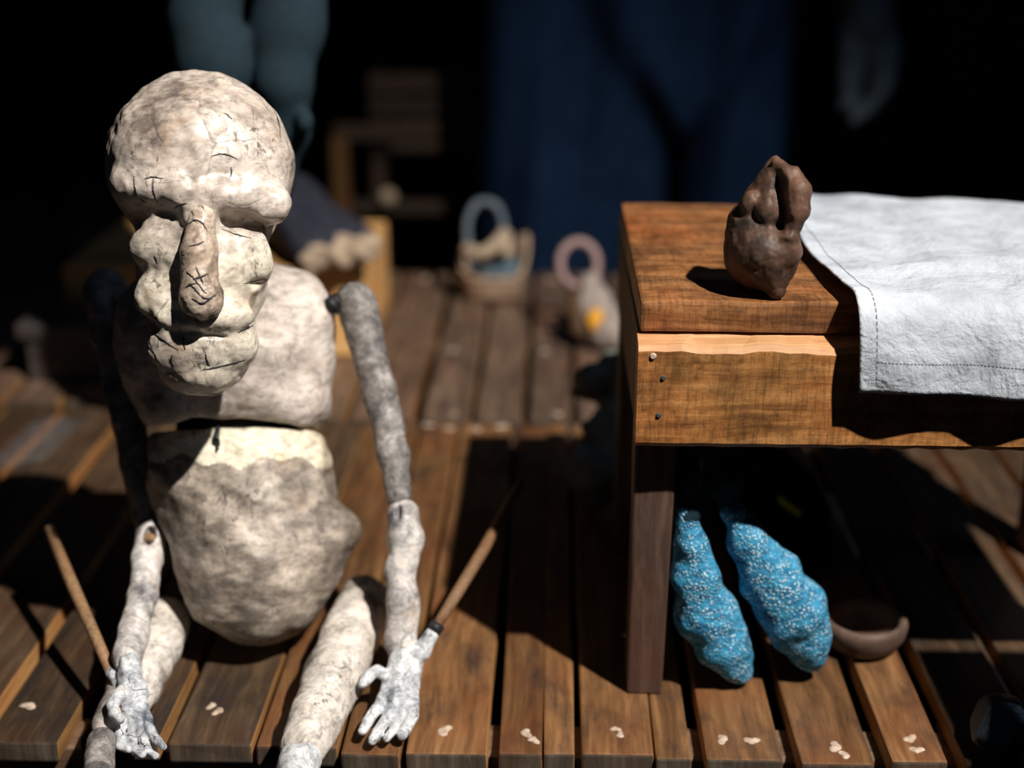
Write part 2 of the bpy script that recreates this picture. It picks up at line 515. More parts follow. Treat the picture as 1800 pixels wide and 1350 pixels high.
M['slate'] = plain('slate_blue_handle', (.05, .085, .115), (.15, .18, .22), 30, .6, .4, .3)
M['pink'] = plain('dusty_pink_ring', (.26, .17, .16), (.42, .29, .27), 40, .7, .4, .2)
M['orange'] = plain('orange_patch', (.62, .27, .02), (.85, .44, .05), 50, .6, .3, .2)
M['brownskin'] = plain('dark_brown_leather', (.05, .026, .012), (.11, .06, .03), 50, .6, .4, .3)
M['greyskin'] = plain('grey_beige_cloth', (.22, .18, .16), (.40, .34, .30), 50, .8, .4, .2)
M['rack'] = wood('dark_rack_wood', (.022, .013, .008), (.045, .028, .017), (.075, .05, .03), 'X', 1.0, .6, .3)
M['rack_amber'] = wood('amber_rack_wood', (.06, .028, .007), (.105, .05, .012), (.15, .075, .02), 'Z', 1.0, .6, .1)
M['stool'] = wood('grey_stool_wood', (.035, .03, .028), (.07, .06, .055), (.11, .095, .085), 'X', 1.0, .6, .3)
M['coal'] = plain('black_glossy_stone', (.008, .010, .012), (.02, .025, .028), 25, .3, .6, .6, .004)
M['wall'] = plain('black_stage_cloth', (.006, .009, .013), (.012, .017, .022), 8, .95, .2, .05)
M['roomfloor'] = plain('black_painted_floor', (.003, .003, .0035), (.007, .007, .008), 12, .95, .2, .03)

def linen():
    s = NT('white_linen'); co = s.co
    n = s.noise(s.warp(co, 14, .03), 20, 8, .65)
    col = s.ramp(n, [(.28, (.30, .33, .375)), (.60, (.49, .53, .585))])
    fine = s.noise(s.mapped((1, 4, 1), co), 420, 2, .5)
    fine2 = s.noise(s.mapped((4, 1, 1), co), 420, 2, .5)
    t = s.math('ADD', fine, fine2)
    col = s.mix(.35, col, s.ramp(t, [(.36, .6), (.58, 1.0)]), 'MULTIPLY')
    b = s.bump(s.noise(s.warp(co, 9, .06), 24, 6, .6), .9, .010)
    b = s.bump(t, .4, .0006, b)
    return s.done(col, .9, b, .1)
M['linen'] = linen()
M['thread'] = plain('grey_thread', (.16, .17, .19), (.30, .32, .34), 60, .9)

def film():
    s = NT('clear_plastic_film')
    s.b.inputs['Alpha'].default_value = .03
    return s.done((.7, .75, .8), .12, s.bump(s.noise(s.co, 40, 4), .5, .004), .8)
M['film'] = film()

# ------------------------------------------------------------------ room
RF = -0.42                                   # the room's floor lies below the slatted stage
def struct(name, bm, mat):
    o = bm_make(name, bm, mat); o['kind'] = 'structure'; return o
struct('floor', box_bm(-2.6, 2.6, -0.6, 4.3, RF - .1, RF, 0), M['roomfloor'])
def curtain(name, p0, p1, z0, z1, amp, n):
    """a black stage curtain wall hung in soft folds, with thickness"""
    bm = bmesh.new(); p0, p1 = Vector(p0), Vector(p1); d = p1 - p0; nn = Vector((-d.y, d.x)).normalized()
    rows = []
    for off in (0, .05):
        ring = []
        for i in range(n + 1):
            t = i / n
            a = amp * (math.sin(t * n * 1.15) + .5 * math.sin(t * n * .41 + 1))
            q = p0 + d * t + nn * (a + off)
            ring.append((bm.verts.new((q.x, q.y, z0)), bm.verts.new((q.x, q.y, z1))))
        rows.append(ring)
    for r in rows:
        for a, b in zip(r, r[1:]): bm.faces.new((a[0], b[0], b[1], a[1]))
    for k in (0, 1):
        for (a, b), (c, e) in zip(zip(rows[0], rows[0][1:]), zip(rows[1], rows[1][1:])):
            bm.faces.new((a[k], b[k], e[k], c[k]))
    return bm
struct('wall_back', curtain('wall_back', (-2.6, 4.15), (2.6, 4.15), RF, 2.8, .035, 120), M['wall'])
struct('wall_left', curtain('wall_left', (-2.5, -.6), (-2.5, 4.2), RF, 2.8, .03, 100), M['wall'])
struct('wall_right', curtain('wall_right', (2.5, -.6), (2.5, 4.2), RF, 2.8, .03, 100), M['wall'])

# ------------------------------------------------------------------ slatted stage pallets
VF = 1320
def xs_at(u, v=VF):
    return float(G(u, v)[0])
TH = 0.019
def slat(parent, x0, x1, y0, y1, warm, dz=0.0):
    bm = box_bm(x0, x1, y0, y1, -TH + dz, dz, .0022, 2, .0006, 6)
    for f in bm.faces:
        n = f.normal
        f.material_index = 0 if abs(n.z) > .6 else (2 if abs(n.y) > .6 else 1)
    bm.normal_update()
    for f in bm.faces:
        n = f.normal
        f.material_index = 0 if abs(n.z) > .6 else (2 if abs(n.y) > .6 else 1)
    return bm_make('slat', bm, [(M['slat'], M['slat_warm'], M['slat_grey'])[warm], M['slat_side'], M['slat_end']], parent)
def dab(parent, x, y, r, sx=1.0, sy=1.0):
    bm = bmesh.new(); n = 15
    rim = []; top = []
    for k in range(n):
        a = 2 * math.pi * k / n; q = r * (.72 + .22 * math.sin(2 * a + x * 900) + .16 * math.sin(3 * a + y * 700) + random.uniform(-.08, .08))
        rim.append(bm.verts.new((x + q * sx * math.cos(a), y + q * sy * math.sin(a), -.0004)))
        top.append(bm.verts.new((x + q * .6 * sx * math.cos(a), y + q * .6 * sy * math.sin(a), .0012)))
    for k in range(n): bm.faces.new((rim[k], rim[(k + 1) % n], top[(k + 1) % n], top[k]))
    bm.faces.new(top)
    return bm_make('putty_dab', bm, M['putty'], parent, True)
def joist(parent, x0, x1, y0, y1, z0=-.075, z1=-TH):
    return bm_make('joist', box_bm(x0, x1, y0, y1, z0, z1, .003, 1), M['joist'], parent)
def post(parent, x, y):
    return bm_make('leg', box_bm(x - .03, x + .03, y - .025, y + .025, RF, -.075, .003, 1), M['joist'], parent)

Y0, Y1, Y2 = 0.937, 1.662, 2.41
# front pallet, under the puppet and the bench
fp = empty('stage_pallet', (0.1, 1.3, RF), 'front slatted wooden stage pallet carrying the puppet and the bench', 'pallet')
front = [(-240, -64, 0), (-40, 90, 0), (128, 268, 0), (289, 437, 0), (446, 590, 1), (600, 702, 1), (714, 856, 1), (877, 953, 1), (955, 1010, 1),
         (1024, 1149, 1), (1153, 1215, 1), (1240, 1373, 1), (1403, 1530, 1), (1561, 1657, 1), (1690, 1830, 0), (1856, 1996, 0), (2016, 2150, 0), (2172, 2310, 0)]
dabs = {0: [], 1: [(50, 1240)], 3: [(383, 1250), (372, 1240)], 5: [], 6: [(782, 1283)], 7: [(925, 1288), (938, 1300)], 9: [(1082, 1282), (1090, 1292)],
        11: [(1270, 1299), (1322, 1302)], 12: [(1468, 1312), (1484, 1326)], 13: [(1600, 1298), (1612, 1318)]}
for i, (a, b, wm) in enumerate(front):
    ye = Y0 + random.uniform(-.004, .004) + (0.008 if i < 4 else -.002 * max(0, i - 8) * .4)
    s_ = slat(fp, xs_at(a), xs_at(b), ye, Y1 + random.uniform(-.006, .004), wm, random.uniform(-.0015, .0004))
    for (u, v) in dabs.get(i, []):
        p = G(u, v); dab(s_, p[0], p[1], random.uniform(.006, .009))
    if i > 3 and i not in (8, 10):                      # pale worn spots over the back joist
        xc = (xs_at(a) + xs_at(b)) / 2
        for k in (-1, 1):
            if random.random() < .8: dab(s_, xc + k * .015 + random.uniform(-.006, .006), Y1 - .016 + random.uniform(-.012, .008), random.uniform(.005, .009), 1.2)
xa, xb = xs_at(-240), xs_at(2310)
for (ya, yb) in ((Y0 + .026, Y0 + .07), (1.28, 1.33), (Y1 - .05, Y1 - .004)):
    joist(fp, xa, xb, ya, yb)
for px in (xa + .06, -.25, .25, xb - .06):
    for py in (Y0 + .055, Y1 - .03): post(fp, px, py)

# back pallet
bp = empty('stage_pallet', (0.0, 2.05, RF), 'back slatted wooden stage pallet carrying the two small baskets', 'pallet')
back = [(-140, -40), (-28, 70), (84, 180), (194, 290), (305, 395), (410, 500), (510, 600), (612, 722), (741, 824), (836, 917), (931, 1006), (1017, 1095), (1108, 1190), (1205, 1290), (1302, 1390), (1402, 1490), (1500, 1590), (1602, 1690)]
for i, (a, b) in enumerate(back):
    s_ = slat(bp, xs_at(a, 735), xs_at(b, 735), Y1 + (.012 if a > 206 else .062) + random.uniform(-.003, .006), Y2 + random.uniform(-.01, .01), 2, random.uniform(-.002, 0))
    xc = (xs_at(a, 735) + xs_at(b, 735)) / 2
    if i >= 7:
        for k in (-1, 1):
            if random.random() < .6: dab(s_, xc + k * .013 + random.uniform(-.006, .006), Y1 + .035 + random.uniform(-.012, .01), random.uniform(.004, .008), 1.2)
        if i % 2 == 0: dab(s_, xc - .01, Y1 + .30, .009)
        dab(s_, xc, Y2 - .05, .013)
xa, xb = xs_at(-140, 735), xs_at(1690, 735)
for (ya, yb) in ((Y1 + .016, Y1 + .06), (2.03, 2.08), (Y2 - .06, Y2 - .012)):
    joist(bp, xa if ya > Y1 + .1 else xs_at(210, 735), xb, ya, yb)
for px in (xa + .06, -.25, .25, xb - .06):
    for py in (Y1 + .12, Y2 - .04): post(bp, px, py)

# left pallet
lp = empty('stage_pallet', (-1.0, 1.3, RF), 'left slatted wooden stage pallet at the picture\'s edge, beyond the puppet\'s rod', 'pallet')
for i, (a, b) in enumerate([(-1080, -945), (-925, -790), (-770, -630), (-612, -464), (-446, -272)]):
    s_ = slat(lp, xs_at(a), xs_at(b), Y0 + .01 + random.uniform(-.004, .004), 1.708 + random.uniform(-.004, .004), 0, random.uniform(-.0015, 0))
xa, xb = xs_at(-1080), xs_at(-272)
for (ya, yb) in ((Y0 + .036, Y0 + .08), (1.3, 1.35), (1.655, 1.70)):
    joist(lp, xa, xb, ya, yb)
for px in (xa + .06, xb - .06):
    for py in (Y0 + .065, 1.67): post(lp, px, py)

# ------------------------------------------------------------------ bench
BX0, BX1 = 0.066, 0.535
ZT, ZB, ZA = 0.359, 0.334, 0.246
bench = empty('bench', (0.275, 1.2, 0), 'low heavy wooden bench with a deep rough-sawn apron, standing on the slats', 'bench')
bm = box_bm(.070, BX1, 1.016, 1.366, ZB, ZT, .003, 2, .0014, 14)
bm_make('top_board', bm, M['bench_top'], bench, False)
# apron with a splintered, uneven top ledge
bm = bmesh.new()
N = 40
prof = []
for i in range(N + 1):
    t = i / N; x = BX0 + (BX1 - BX0) * t
    e = .0012 * math.sin(i * .9) + .0007 * math.sin(i * 2.3 + 1) + random.uniform(-.0004, .0004)
    yf = .997 + .0006 * math.sin(i * 1.7)
    c = [(x, 1.024, ZA), (x, yf + .003, ZA - .001 + .0008 * math.sin(i * 3.1)), (x, yf, ZA + .003), (x, yf + .0005, (ZA + ZB) / 2), (x, yf, ZB - .010 + e), (x, yf + .0035, ZB - .0055 + e), (x, 1.024, ZB - .001)]
    if i == 0:
        c = [(q[0] + .002, q[1], q[2]) for q in c]
    prof.append([bm.verts.new(q) for q in c])
for A, B in zip(prof, prof[1:]):
    for k in range(len(A)):
        f = bm.faces.new((A[k], B[k], B[(k + 1) % len(A)], A[(k + 1) % len(A)]))
        f.material_index = 1 if k in (4, 5) else 0
bm.faces.new(prof[0]); bm.faces.new(prof[-1][::-1])
apron = bm_make('apron', bm, [M['bench_apron'], M['raw_edge']], bench)
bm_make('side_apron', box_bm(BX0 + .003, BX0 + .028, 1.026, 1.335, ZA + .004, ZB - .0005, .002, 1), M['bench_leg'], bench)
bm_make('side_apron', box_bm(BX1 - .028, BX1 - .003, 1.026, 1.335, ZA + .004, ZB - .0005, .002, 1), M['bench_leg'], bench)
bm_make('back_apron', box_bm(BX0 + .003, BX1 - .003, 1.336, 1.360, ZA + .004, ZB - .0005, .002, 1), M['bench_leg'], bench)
def bench_leg(xl, xr, y0, y1, inset):
    bm = box_bm(xl, xr, y0, y1, 0.0008, ZB - .0005, .002, 2, .0005, 5)
    for v in bm.verts:                                   # the leg tapers to its foot
        t = 1 - v.co.z / ZB
        if inset > 0 and v.co.x > (xl + xr) / 2: v.co.x -= .006 * t
        if inset < 0 and v.co.x < (xl + xr) / 2: v.co.x += .006 * t
    return bm_make('leg', bm, M['bench_leg'], bench)
bench_leg(BX0 + .004, BX0 + .040, 1.026, 1.066, 1)
bench_leg(BX0 + .004, BX0 + .040, 1.295, 1.335, 1)
bench_leg(BX1 - .040, BX1 - .004, 1.026, 1.066, -1)
bench_leg(BX1 - .040, BX1 - .004, 1.295, 1.335, -1)
def nail(parent, u, v, Y, mat, r=.0032):
    p = AY(u, v, Y)
    bm = bmesh.new(); n = 10
    a = [bm.verts.new((p[0] + r * math.cos(2 * math.pi * k / n), Y, p[2] + r * math.sin(2 * math.pi * k / n))) for k in range(n)]
    b = [bm.verts.new((p[0] + r * .7 * math.cos(2 * math.pi * k / n), Y - .0012, p[2] + r * .7 * math.sin(2 * math.pi * k / n))) for k in range(n)]
    for k in range(n): bm.faces.new((a[k], a[(k + 1) % n], b[(k + 1) % n], b[k]))
    bm.faces.new(b)
    return bm_make('nail', bm, mat, parent)
nail(apron, 1166, 664, .9972, M['nail'], .0022); nail(apron, 1158, 730, .9972, M['nail'], .0022)
nail(apron, 1148, 626, .9972, M['putty'], .0028)

# ------------------------------------------------------------------ linen cloth on the bench
def cloth():
    nu, nv = 150, 120
    def left_x(t):                       # how far the left edge runs to the right as it comes forward
        return np.interp(t, [0, .25, .5, .72, .86, 1.0], [.2355, .218, .218, .224, .2305, .235])
    rs = np.random.RandomState(3)
    ks = [(rs.normal() * 22, rs.normal() * 22, rs.uniform(0, 6.28)) for _ in range(7)]
    ks2 = [(rs.normal() * 70, rs.normal() * 70, rs.uniform(0, 6.28)) for _ in range(16)]
    def rumple(x, y):
        a = sum(abs(math.sin(k0 * x + k1 * y + p)) for k0, k1, p in ks) / len(ks)
        b = sum(math.sin(k0 * x + k1 * y + p) for k0, k1, p in ks2) / len(ks2)
        return a, b
    # path from the back edge forward and over the front: (y, z)
    path = [(1.372, ZT + .003), (1.35, ZT + .003), (1.25, ZT + .003), (1.10, ZT + .003), (1.03, ZT + .004), (1.003, ZT + .003), (.987, ZT - .004), (.981, ZT - .014), (.978, ZT - .03), (.977, ZT - .05), (.977, ZT - .061)]
    sp_ = spline(path, 12); L = [0]
    for a, b in zip(sp_, sp_[1:]): L.append(L[-1] + float(np.linalg.norm(b - a)))
    L = np.array(L); ty = np.array([p[0] for p in sp_]); tz = np.array([p[1] for p in sp_]); T = L[-1]
    def P(s, t):
        x0 = left_x(t); x = x0 + (.548 - x0) * s
        back = -.035 * max(0, (x - .27)) / .3 * (1 - t)          # the back edge slants forward to the right
        l = t * T
        y = float(np.interp(l, L, ty)) + back; z = float(np.interp(l, L, tz))
        a, b = rumple(x, l)
        hang = np.clip((t - .84) / .1, 0, 1)
        edge = math.exp(-((x - x0) / .02) ** 2)
        amt = .012 * (a - .45) + .0026 * b + .003
        z += amt * (1 - hang) + .005 * edge * (1 - hang)
        y -= hang * (.007 * (a - .5) + .002 * b + .002 * math.sin(x * 75) * hang)
        z -= hang * .002 * math.sin(x * 34 + 2) * (t - .84) / .16
        return np.array([x, y, max(z, ZT + .0015) if hang < .01 else z])
    V = [P(i / nu, j / nv) for j in range(nv + 1) for i in range(nu + 1)]
    F = [(j * (nu + 1) + i, (j + 1) * (nu + 1) + i, (j + 1) * (nu + 1) + i + 1, j * (nu + 1) + i + 1) for j in range(nv) for i in range(nu)]
    o = make('tablecloth', V, F, M['linen'], None, True)
    so = o.modifiers.new('thickness', 'SOLIDIFY'); so.thickness = .0014; so.offset = -1
    tag(o, 'white wrinkled linen cloth with a stitched hem draped over the bench', 'cloth')
    # hem stitches, one joined row
    bm = bmesh.new()
    def dash(p, q):
        d = Vector(q - p); d.normalize(); side = Vector((.00025, 0, .0002)) if abs(d.x) < .5 else Vector((0, -.0001, .00025))
        up = Vector((0, -.0004, .0006))
        vs = [bm.verts.new(Vector(p) + up - side), bm.verts.new(Vector(p) + up + side), bm.verts.new(Vector(q) + up + side), bm.verts.new(Vector(q) + up - side)]
        w_ = [bm.verts.new(v.co - up * 1.4) for v in vs]
        bm.faces.new(vs)
        for k in range(4): bm.faces.new((vs[k], vs[(k + 1) % 4], w_[(k + 1) % 4], w_[k]))
    s_in = .040
    k = 0.0
    while k < .985:
        dash(P(s_in, k), P(s_in, k + .006)); k += .0095
    k = s_in
    while k < .99:
        dash(P(k, .945), P(k + .005, .945)); k += .0085
    st = bm_make('stitching', bm, M['thread'], o); st['kind'] = 'stuff'
cloth()

# ------------------------------------------------------------------ clay head on the bench
def clay_head():
    D = 1.085
    def f(X, Y, Z):
        # pixels about (1345, 420)
        d = ell(X, Y, Z, (-6, -32, -46), (70, 76, 104))                      # base mass
        d = smin(d, cone(X, Y, Z, (10, -50, 5), (20, -102, 12), 48, 16), 24)
        d = smin(d, cone(X, Y, Z, (-20, 20, -22), (17, 128, -12), 48, 11), 22)
        d = smin(d, ell(X, Y, Z, (22, 62, 0), (42, 60, 32)), 12)   # cheek up to the pointed crown
        d = smin(d, chain(X, Y, Z, [(20, 122, 10), (44, 98, 28), (56, 72, 38), (55, 42, 40), (50, 16, 38)], [12, 18, 22, 21, 17], 12), 8)   # hooked nose
        d = smin(d, ell(X, Y, Z, (38, -8, 34), (24, 14, 22)), 12)             # lip
        d = smin(d, ell(X, Y, Z, (42, -34, 22), (22, 26, 28)), 12)            # chin
        d = smin(d, ell(X, Y, Z, (-26, 56, 18), (16, 20, 15)), 12)             # eye lump
        d = smin(d, ell(X, Y, Z, (4, 40, 30), (20, 28, 15)), 10)              # cheek pad
        d = smax(d, -ell(X, Y, Z, (22, 82, 50), (14, 30, 26)), 7)             # eye hollow
        d = smax(d, -ell(X, Y, Z, (30, 36, 62), (9, 34, 26)), 6)
        d = smax(d, -cone(X, Y, Z, (-42, 4, 58), (38, 4, 60), 8, 9), 6)        # fold over the mouth
        d = d + .8 * lump(X, Y, Z, 34, 5) + .2 * lump(X, Y, Z, 13, 6)
        return d
    o = sculpt_px('clay_figurine', f, 1345, 420, D, ((-105, -150, -95), (115, 150, 95)), 1.9, M['clay'], None, .93)
    o.rotation_euler = (0, 0, 0)
    # stand it on the board
    zmin = min(v.co.z for v in o.data.vertices)
    o.location.z = ZT + .0002 - zmin - .003
    o.location.y -= .024; o.location.x -= .004
    return tag(o, 'small dark clay figurine of a hook-nosed head with pointed crown standing on the bench', 'sculpture')
clay_head()

# ------------------------------------------------------------------ the puppet
pup = empty('puppet', (-0.27, 1.12, 0), 'seated papier-mache puppet with a large bald head and loose jointed limbs', 'puppet')

def head():
    D = 1.10
    def f(X, Y, Z):
        d = ell(X, Y, Z, (0, 120, -45), (153, 154, 165))                         # cranium
        d = smin(d, ell(X, Y, Z, (-66, 100, -10), (86, 104, 108)), 40)
        d = smin(d, ell(X, Y, Z, (74, 98, -10), (82, 110, 108)), 40)
        d = smin(d, ell(X, Y, Z, (5, -60, -12), (114, 176, 127)), 30)             # face
        d = smin(d, ell(X, Y, Z, (6, -205, 2), (94, 66, 96)), 22)                # jaw
        d = smin(d, ell(X, Y, Z, (2, -248, 18), (72, 46, 72)), 18)               # chin
        d = smin(d, cone(X, Y, Z, (-124, 68, 52), (-34, 56, 100), 26, 28), 20)     # brows
        d = smin(d, cone(X, Y, Z, (36, 58, 104), (116, 44, 72), 28, 38), 20)
        d = smin(d, ell(X, Y, Z, (0, 34, 96), (32, 62, 32)), 18)                  # root of the nose
        d = smax(d, -ell(X, Y, Z, (-78, 22, 132), (50, 18, 44)), 11)              # eye hollows
        d = smax(d, -ell(X, Y, Z, (88, 1, 122), (60, 21, 62)), 8)
        d = smax(d, -ell(X, Y, Z, (66, 14, 118), (36, 15, 44)), 9)
        d = smin(d, ell(X, Y, Z, (-68, -36, 68), (50, 38, 27)), 30)               # cheekbones
        d = smin(d, ell(X, Y, Z, (72, -54, 60), (50, 56, 44)), 28)
        d = smax(d, -ell(X, Y, Z, (-92, -84, 108), (24, 12, 18)), 16)              # hollow cheeks
        d = smax(d, -ell(X, Y, Z, (112, -94, 88), (30, 9, 20)), 12)
        d = smin(d, ell(X, Y, Z, (-64, -122, 66), (46, 34, 27)), 30)
        d = smin(d, ell(X, Y, Z, (8, -150, 88), (84, 32, 40)), 20)                # upper lip
        d = smin(d, ell(X, Y, Z, (2, -182, 66), (80, 34, 42)), 14)
        d = smax(d, -cone(X, Y, Z, (-30, -180, 122), (44, -184, 122), 6, 8), 7)  # mouth
        d = smax(d, -cone(X, Y, Z, (-62, -176, 112), (96, -188, 98), 3, 3), 6)
        d = smin(d, cone(X, Y, Z, (-58, -210, 66), (66, -208, 66), 27, 28), 26)     # lower lip roll
        d = smax(d, -cone(X, Y, Z, (-50, -238, 104), (58, -241, 100), 3, 3), 12)
        return d + 1.15 * lump(X, Y, Z, 60, 11) + .35 * lump(X, Y, Z, 24, 12) + .14 * lump(X, Y, Z, 10, 13)
    h = sculpt_px('head', f, 352, 400, D, ((-185, -320, -235), (185, 300, 185)), 3.2, M['head'], pup, .972)
    def g(X, Y, Z):
        d = chain(X, Y, Z, [(3, 20, 114), (-2, -40, 128), (0, -112, 136)], [22, 29, 33], 12)
        d = smin(d, ell(X, Y, Z, (3, -118, 138), (36, 36, 33)), 8)
        d = smax(d, -ell(X, Y, Z, (-14, -152, 146), (8, 9, 12)), 4)
        d = smax(d, -ell(X, Y, Z, (18, -152, 146), (8, 9, 12)), 4)
        return d + .6 * lump(X, Y, Z, 30, 21) + .2 * lump(X, Y, Z, 10, 22)
    n = sculpt_px('nose', g, 352, 400, D, ((-60, -175, 60), (60, 75, 240)), 1.9, M['nose'], h, .972)
    n['label'] = 'tan nose crazed with black cracks'
    # black cracks and seams in the dried paper: thin grooves filled with dark paint, laid on the skin
    from mathutils.bvhtree import BVHTree
    def bvh(o):
        oo = wloc(o)
        return BVHTree.FromPolygons([tuple(np.array(v.co) + oo) for v in o.data.vertices], [tuple(p.vertices) for p in o.data.polygons])
    th, tn = bvh(h), bvh(n)
    def cracks(target, tree, lines, r0):
        bm = bmesh.new()
        for ln in lines:
            pts = []
            q = spline([(100 + x / 2.177, 100 + y / 2.177, 0) for x, y in ln], 9)
            for u, v, _ in q:
                d = Vector(ray(u + random.uniform(-.7, .7), v + random.uniform(-.7, .7))); L = d.length
                hit, nor, i_, dist = tree.ray_cast(Vector(CW), d / L)
                if hit is not None and (not pts or (hit - pts[-1]).length < .02): pts.append(hit + nor * .00005)
            if len(pts) > 3:
                m_ = len(pts) - 1
                tube_bm(bm, pts, [r0 * (.35 + random.uniform(.4, .9) * math.sin(math.pi * (k + .3) / (m_ + .6))) for k in range(m_ + 1)], 5)
        o = bm_make('cracks', bm, M['black_cord'], target, True); o['kind'] = 'stuff'; o['label'] = 'black hairline cracks'
    cracks(n, tn, [[(505, 725), (540, 718), (565, 705)], [(497, 822), (525, 848), (560, 895), (575, 905)], [(520, 852), (550, 843), (578, 830)], [(503, 868), (525, 885), (548, 912)],
                   [(538, 905), (570, 925), (606, 915)], [(515, 925), (560, 942), (612, 905)], [(490, 885), (510, 872), (534, 868)], [(530, 800), (552, 850), (560, 870)], [(500, 640), (530, 625), (560, 640), (575, 670)]], .00075)
    cracks(h, th, [[(295, 455), (298, 500), (312, 535), (338, 560)], [(365, 478), (370, 515), (384, 560)], [(335, 468), (365, 460), (410, 466)], 
                   [(286, 130), (255, 190), (243, 260)], [(640, 215), (655, 226), (672, 240)], [(665, 420), (668, 440), (664, 462)], 
                   [(800, 160), (842, 230), (856, 310)], [(630, 660), (690, 680), (745, 695)], [(715, 868), (755, 858), (802, 850)], [(340, 1040), (343, 1085), (368, 1132)], [(370, 1058), (405, 1082), (462, 1122)],
                   [(440, 1138), (438, 1160), (446, 1182)], [(486, 1066), (484, 1090), (492, 1122)], [(568, 1132), (574, 1160), (584, 1184)], [(690, 1056), (725, 1038), (768, 1022)],
                   [(555, 1200), (620, 1186), (720, 1160)], [(440, 1285), (520, 1302), (640, 1280), (700, 1250)], [(350, 1080), (380, 1150), (410, 1190)], 
                   [(500, 560), (470, 566), (450, 580)], [(372, 760), (380, 775), (384, 790)], [(590, 380), (640, 372), (690, 392)]], .0006)
head()

def torso():
    D = 1.245
    def chest(X, Y, Z):
        # pixels about (402, 620)
        d = ell(X, Y, Z, (-2, 5, -5), (186, 165, 122))
        d = smin(d, ell(X, Y, Z, (112, 70, -5), (66, 72, 72)), 26)
        d = smin(d, ell(X, Y, Z, (-128, 55, -5), (58, 70, 70)), 26)
        d = smin(d, ell(X, Y, Z, (100, -90, 0), (72, 62, 98)), 30)
        d = smin(d, ell(X, Y, Z, (-66, -95, 0), (82, 60, 98)), 30)
        # lower rim: a shallow arch
        arch = -122 - Y - .00058 * (X - 10) ** 2 * -1 * -1 + .03 * X * -1
        rim = -(Y + 107 + .0011 * (X - 20) ** 2 + .05 * X)
        d = smax(d, rim, 7)
        return d + 2.0 * lump(X, Y, Z, 75, 31) + .45 * lump(X, Y, Z, 24, 32)
    sculpt_px('chest', chest, 402, 620, D, ((-215, -190, -160), (215, 180, 160)), 3.6, M['chest'], pup)

    def belly(X, Y, Z):
        # pixels about (450, 940); half width and centre by height
        ys = np.array([-185, -165, -140, -90, -40, 10, 60, 140, 182, 200])
        L = np.array([-40, -62, -100, -128, -140, -155, -172, -186, -170, -150])
        R = np.array([55, 78, 100, 138, 160, 152, 138, 126, 122, 110])
        Yc = np.clip(Y, -185, 200)
        l, r = np.interp(Yc, ys, L), np.interp(Yc, ys, R)
        c, w_ = (l + r) / 2, (r - l) / 2
        dz = np.interp(Yc, ys, [60, 78, 96, 122, 132, 130, 122, 108, 98, 92])
        q = (np.sqrt(((X - c) / w_) ** 2 + (Z / dz) ** 2) - 1) * np.minimum(w_, dz) * .8
        d = smax(q, Y - 176 - .02 * Z, 12)
        d = smax(d, -183 - Y, 30)
        d = smin(d, ell(X, Y, Z, (128, 5, 20), (48, 42, 62)), 22)
        return d + 1.8 * lump(X, Y, Z, 80, 41) + .45 * lump(X, Y, Z, 26, 42)
    o = sculpt_px('belly', belly, 450, 941, 1.248, ((-225, -225, -175), (215, 215, 175)), 3.6, [M['belly'], M['rim']], pup)
    # the band round the waist is clean ivory paper
    me = o.data; ori = wloc(o)
    nrm = np.zeros(len(me.polygons) * 3); me.polygons.foreach_get('center', nrm)
    ctr = nrm.reshape(-1, 3) + ori
    cc = (ctr - CW) @ CB
    vv = 675 + FPX * cc[:, 1] / cc[:, 2] ; uu = 900 - FPX * cc[:, 0] / cc[:, 2]
    line = 812 + 8 * np.sin(uu * .035) + 6 * np.sin(uu * .09 + 1)
    mi = ((675 - FPX * cc[:, 1] / -cc[:, 2]) < line).astype(np.int32)
    me.polygons.foreach_set('material_index', mi)
    bm = tube_bm(bmesh.new(), [W(398, 680, 1.268), W(412, 750, 1.272), W(425, 775, 1.274), W(432, 830, 1.268)], [.046, .056, .056, .046], 18)
    bm_make('waist_core', bm, M['blackcloth'], pup, True)
    bm = tube_bm(bmesh.new(), spline([W(383, 752, 1.205), W(381, 768, 1.193), W(383, 782, 1.197), W(379, 800, 1.196), W(382, 812, 1.198)], 4), .0022, 8)
    bm_make('waist_cord', bm, M['black_cord'], pup, True)
    bm = tube_bm(bmesh.new(), [W(385, 540, 1.24), W(375, 500, 1.21), W(360, 420, 1.17)], [.030, .027, .028], 16)
    bm_make('neck', bm, M['chest'], pup, True)
torso()

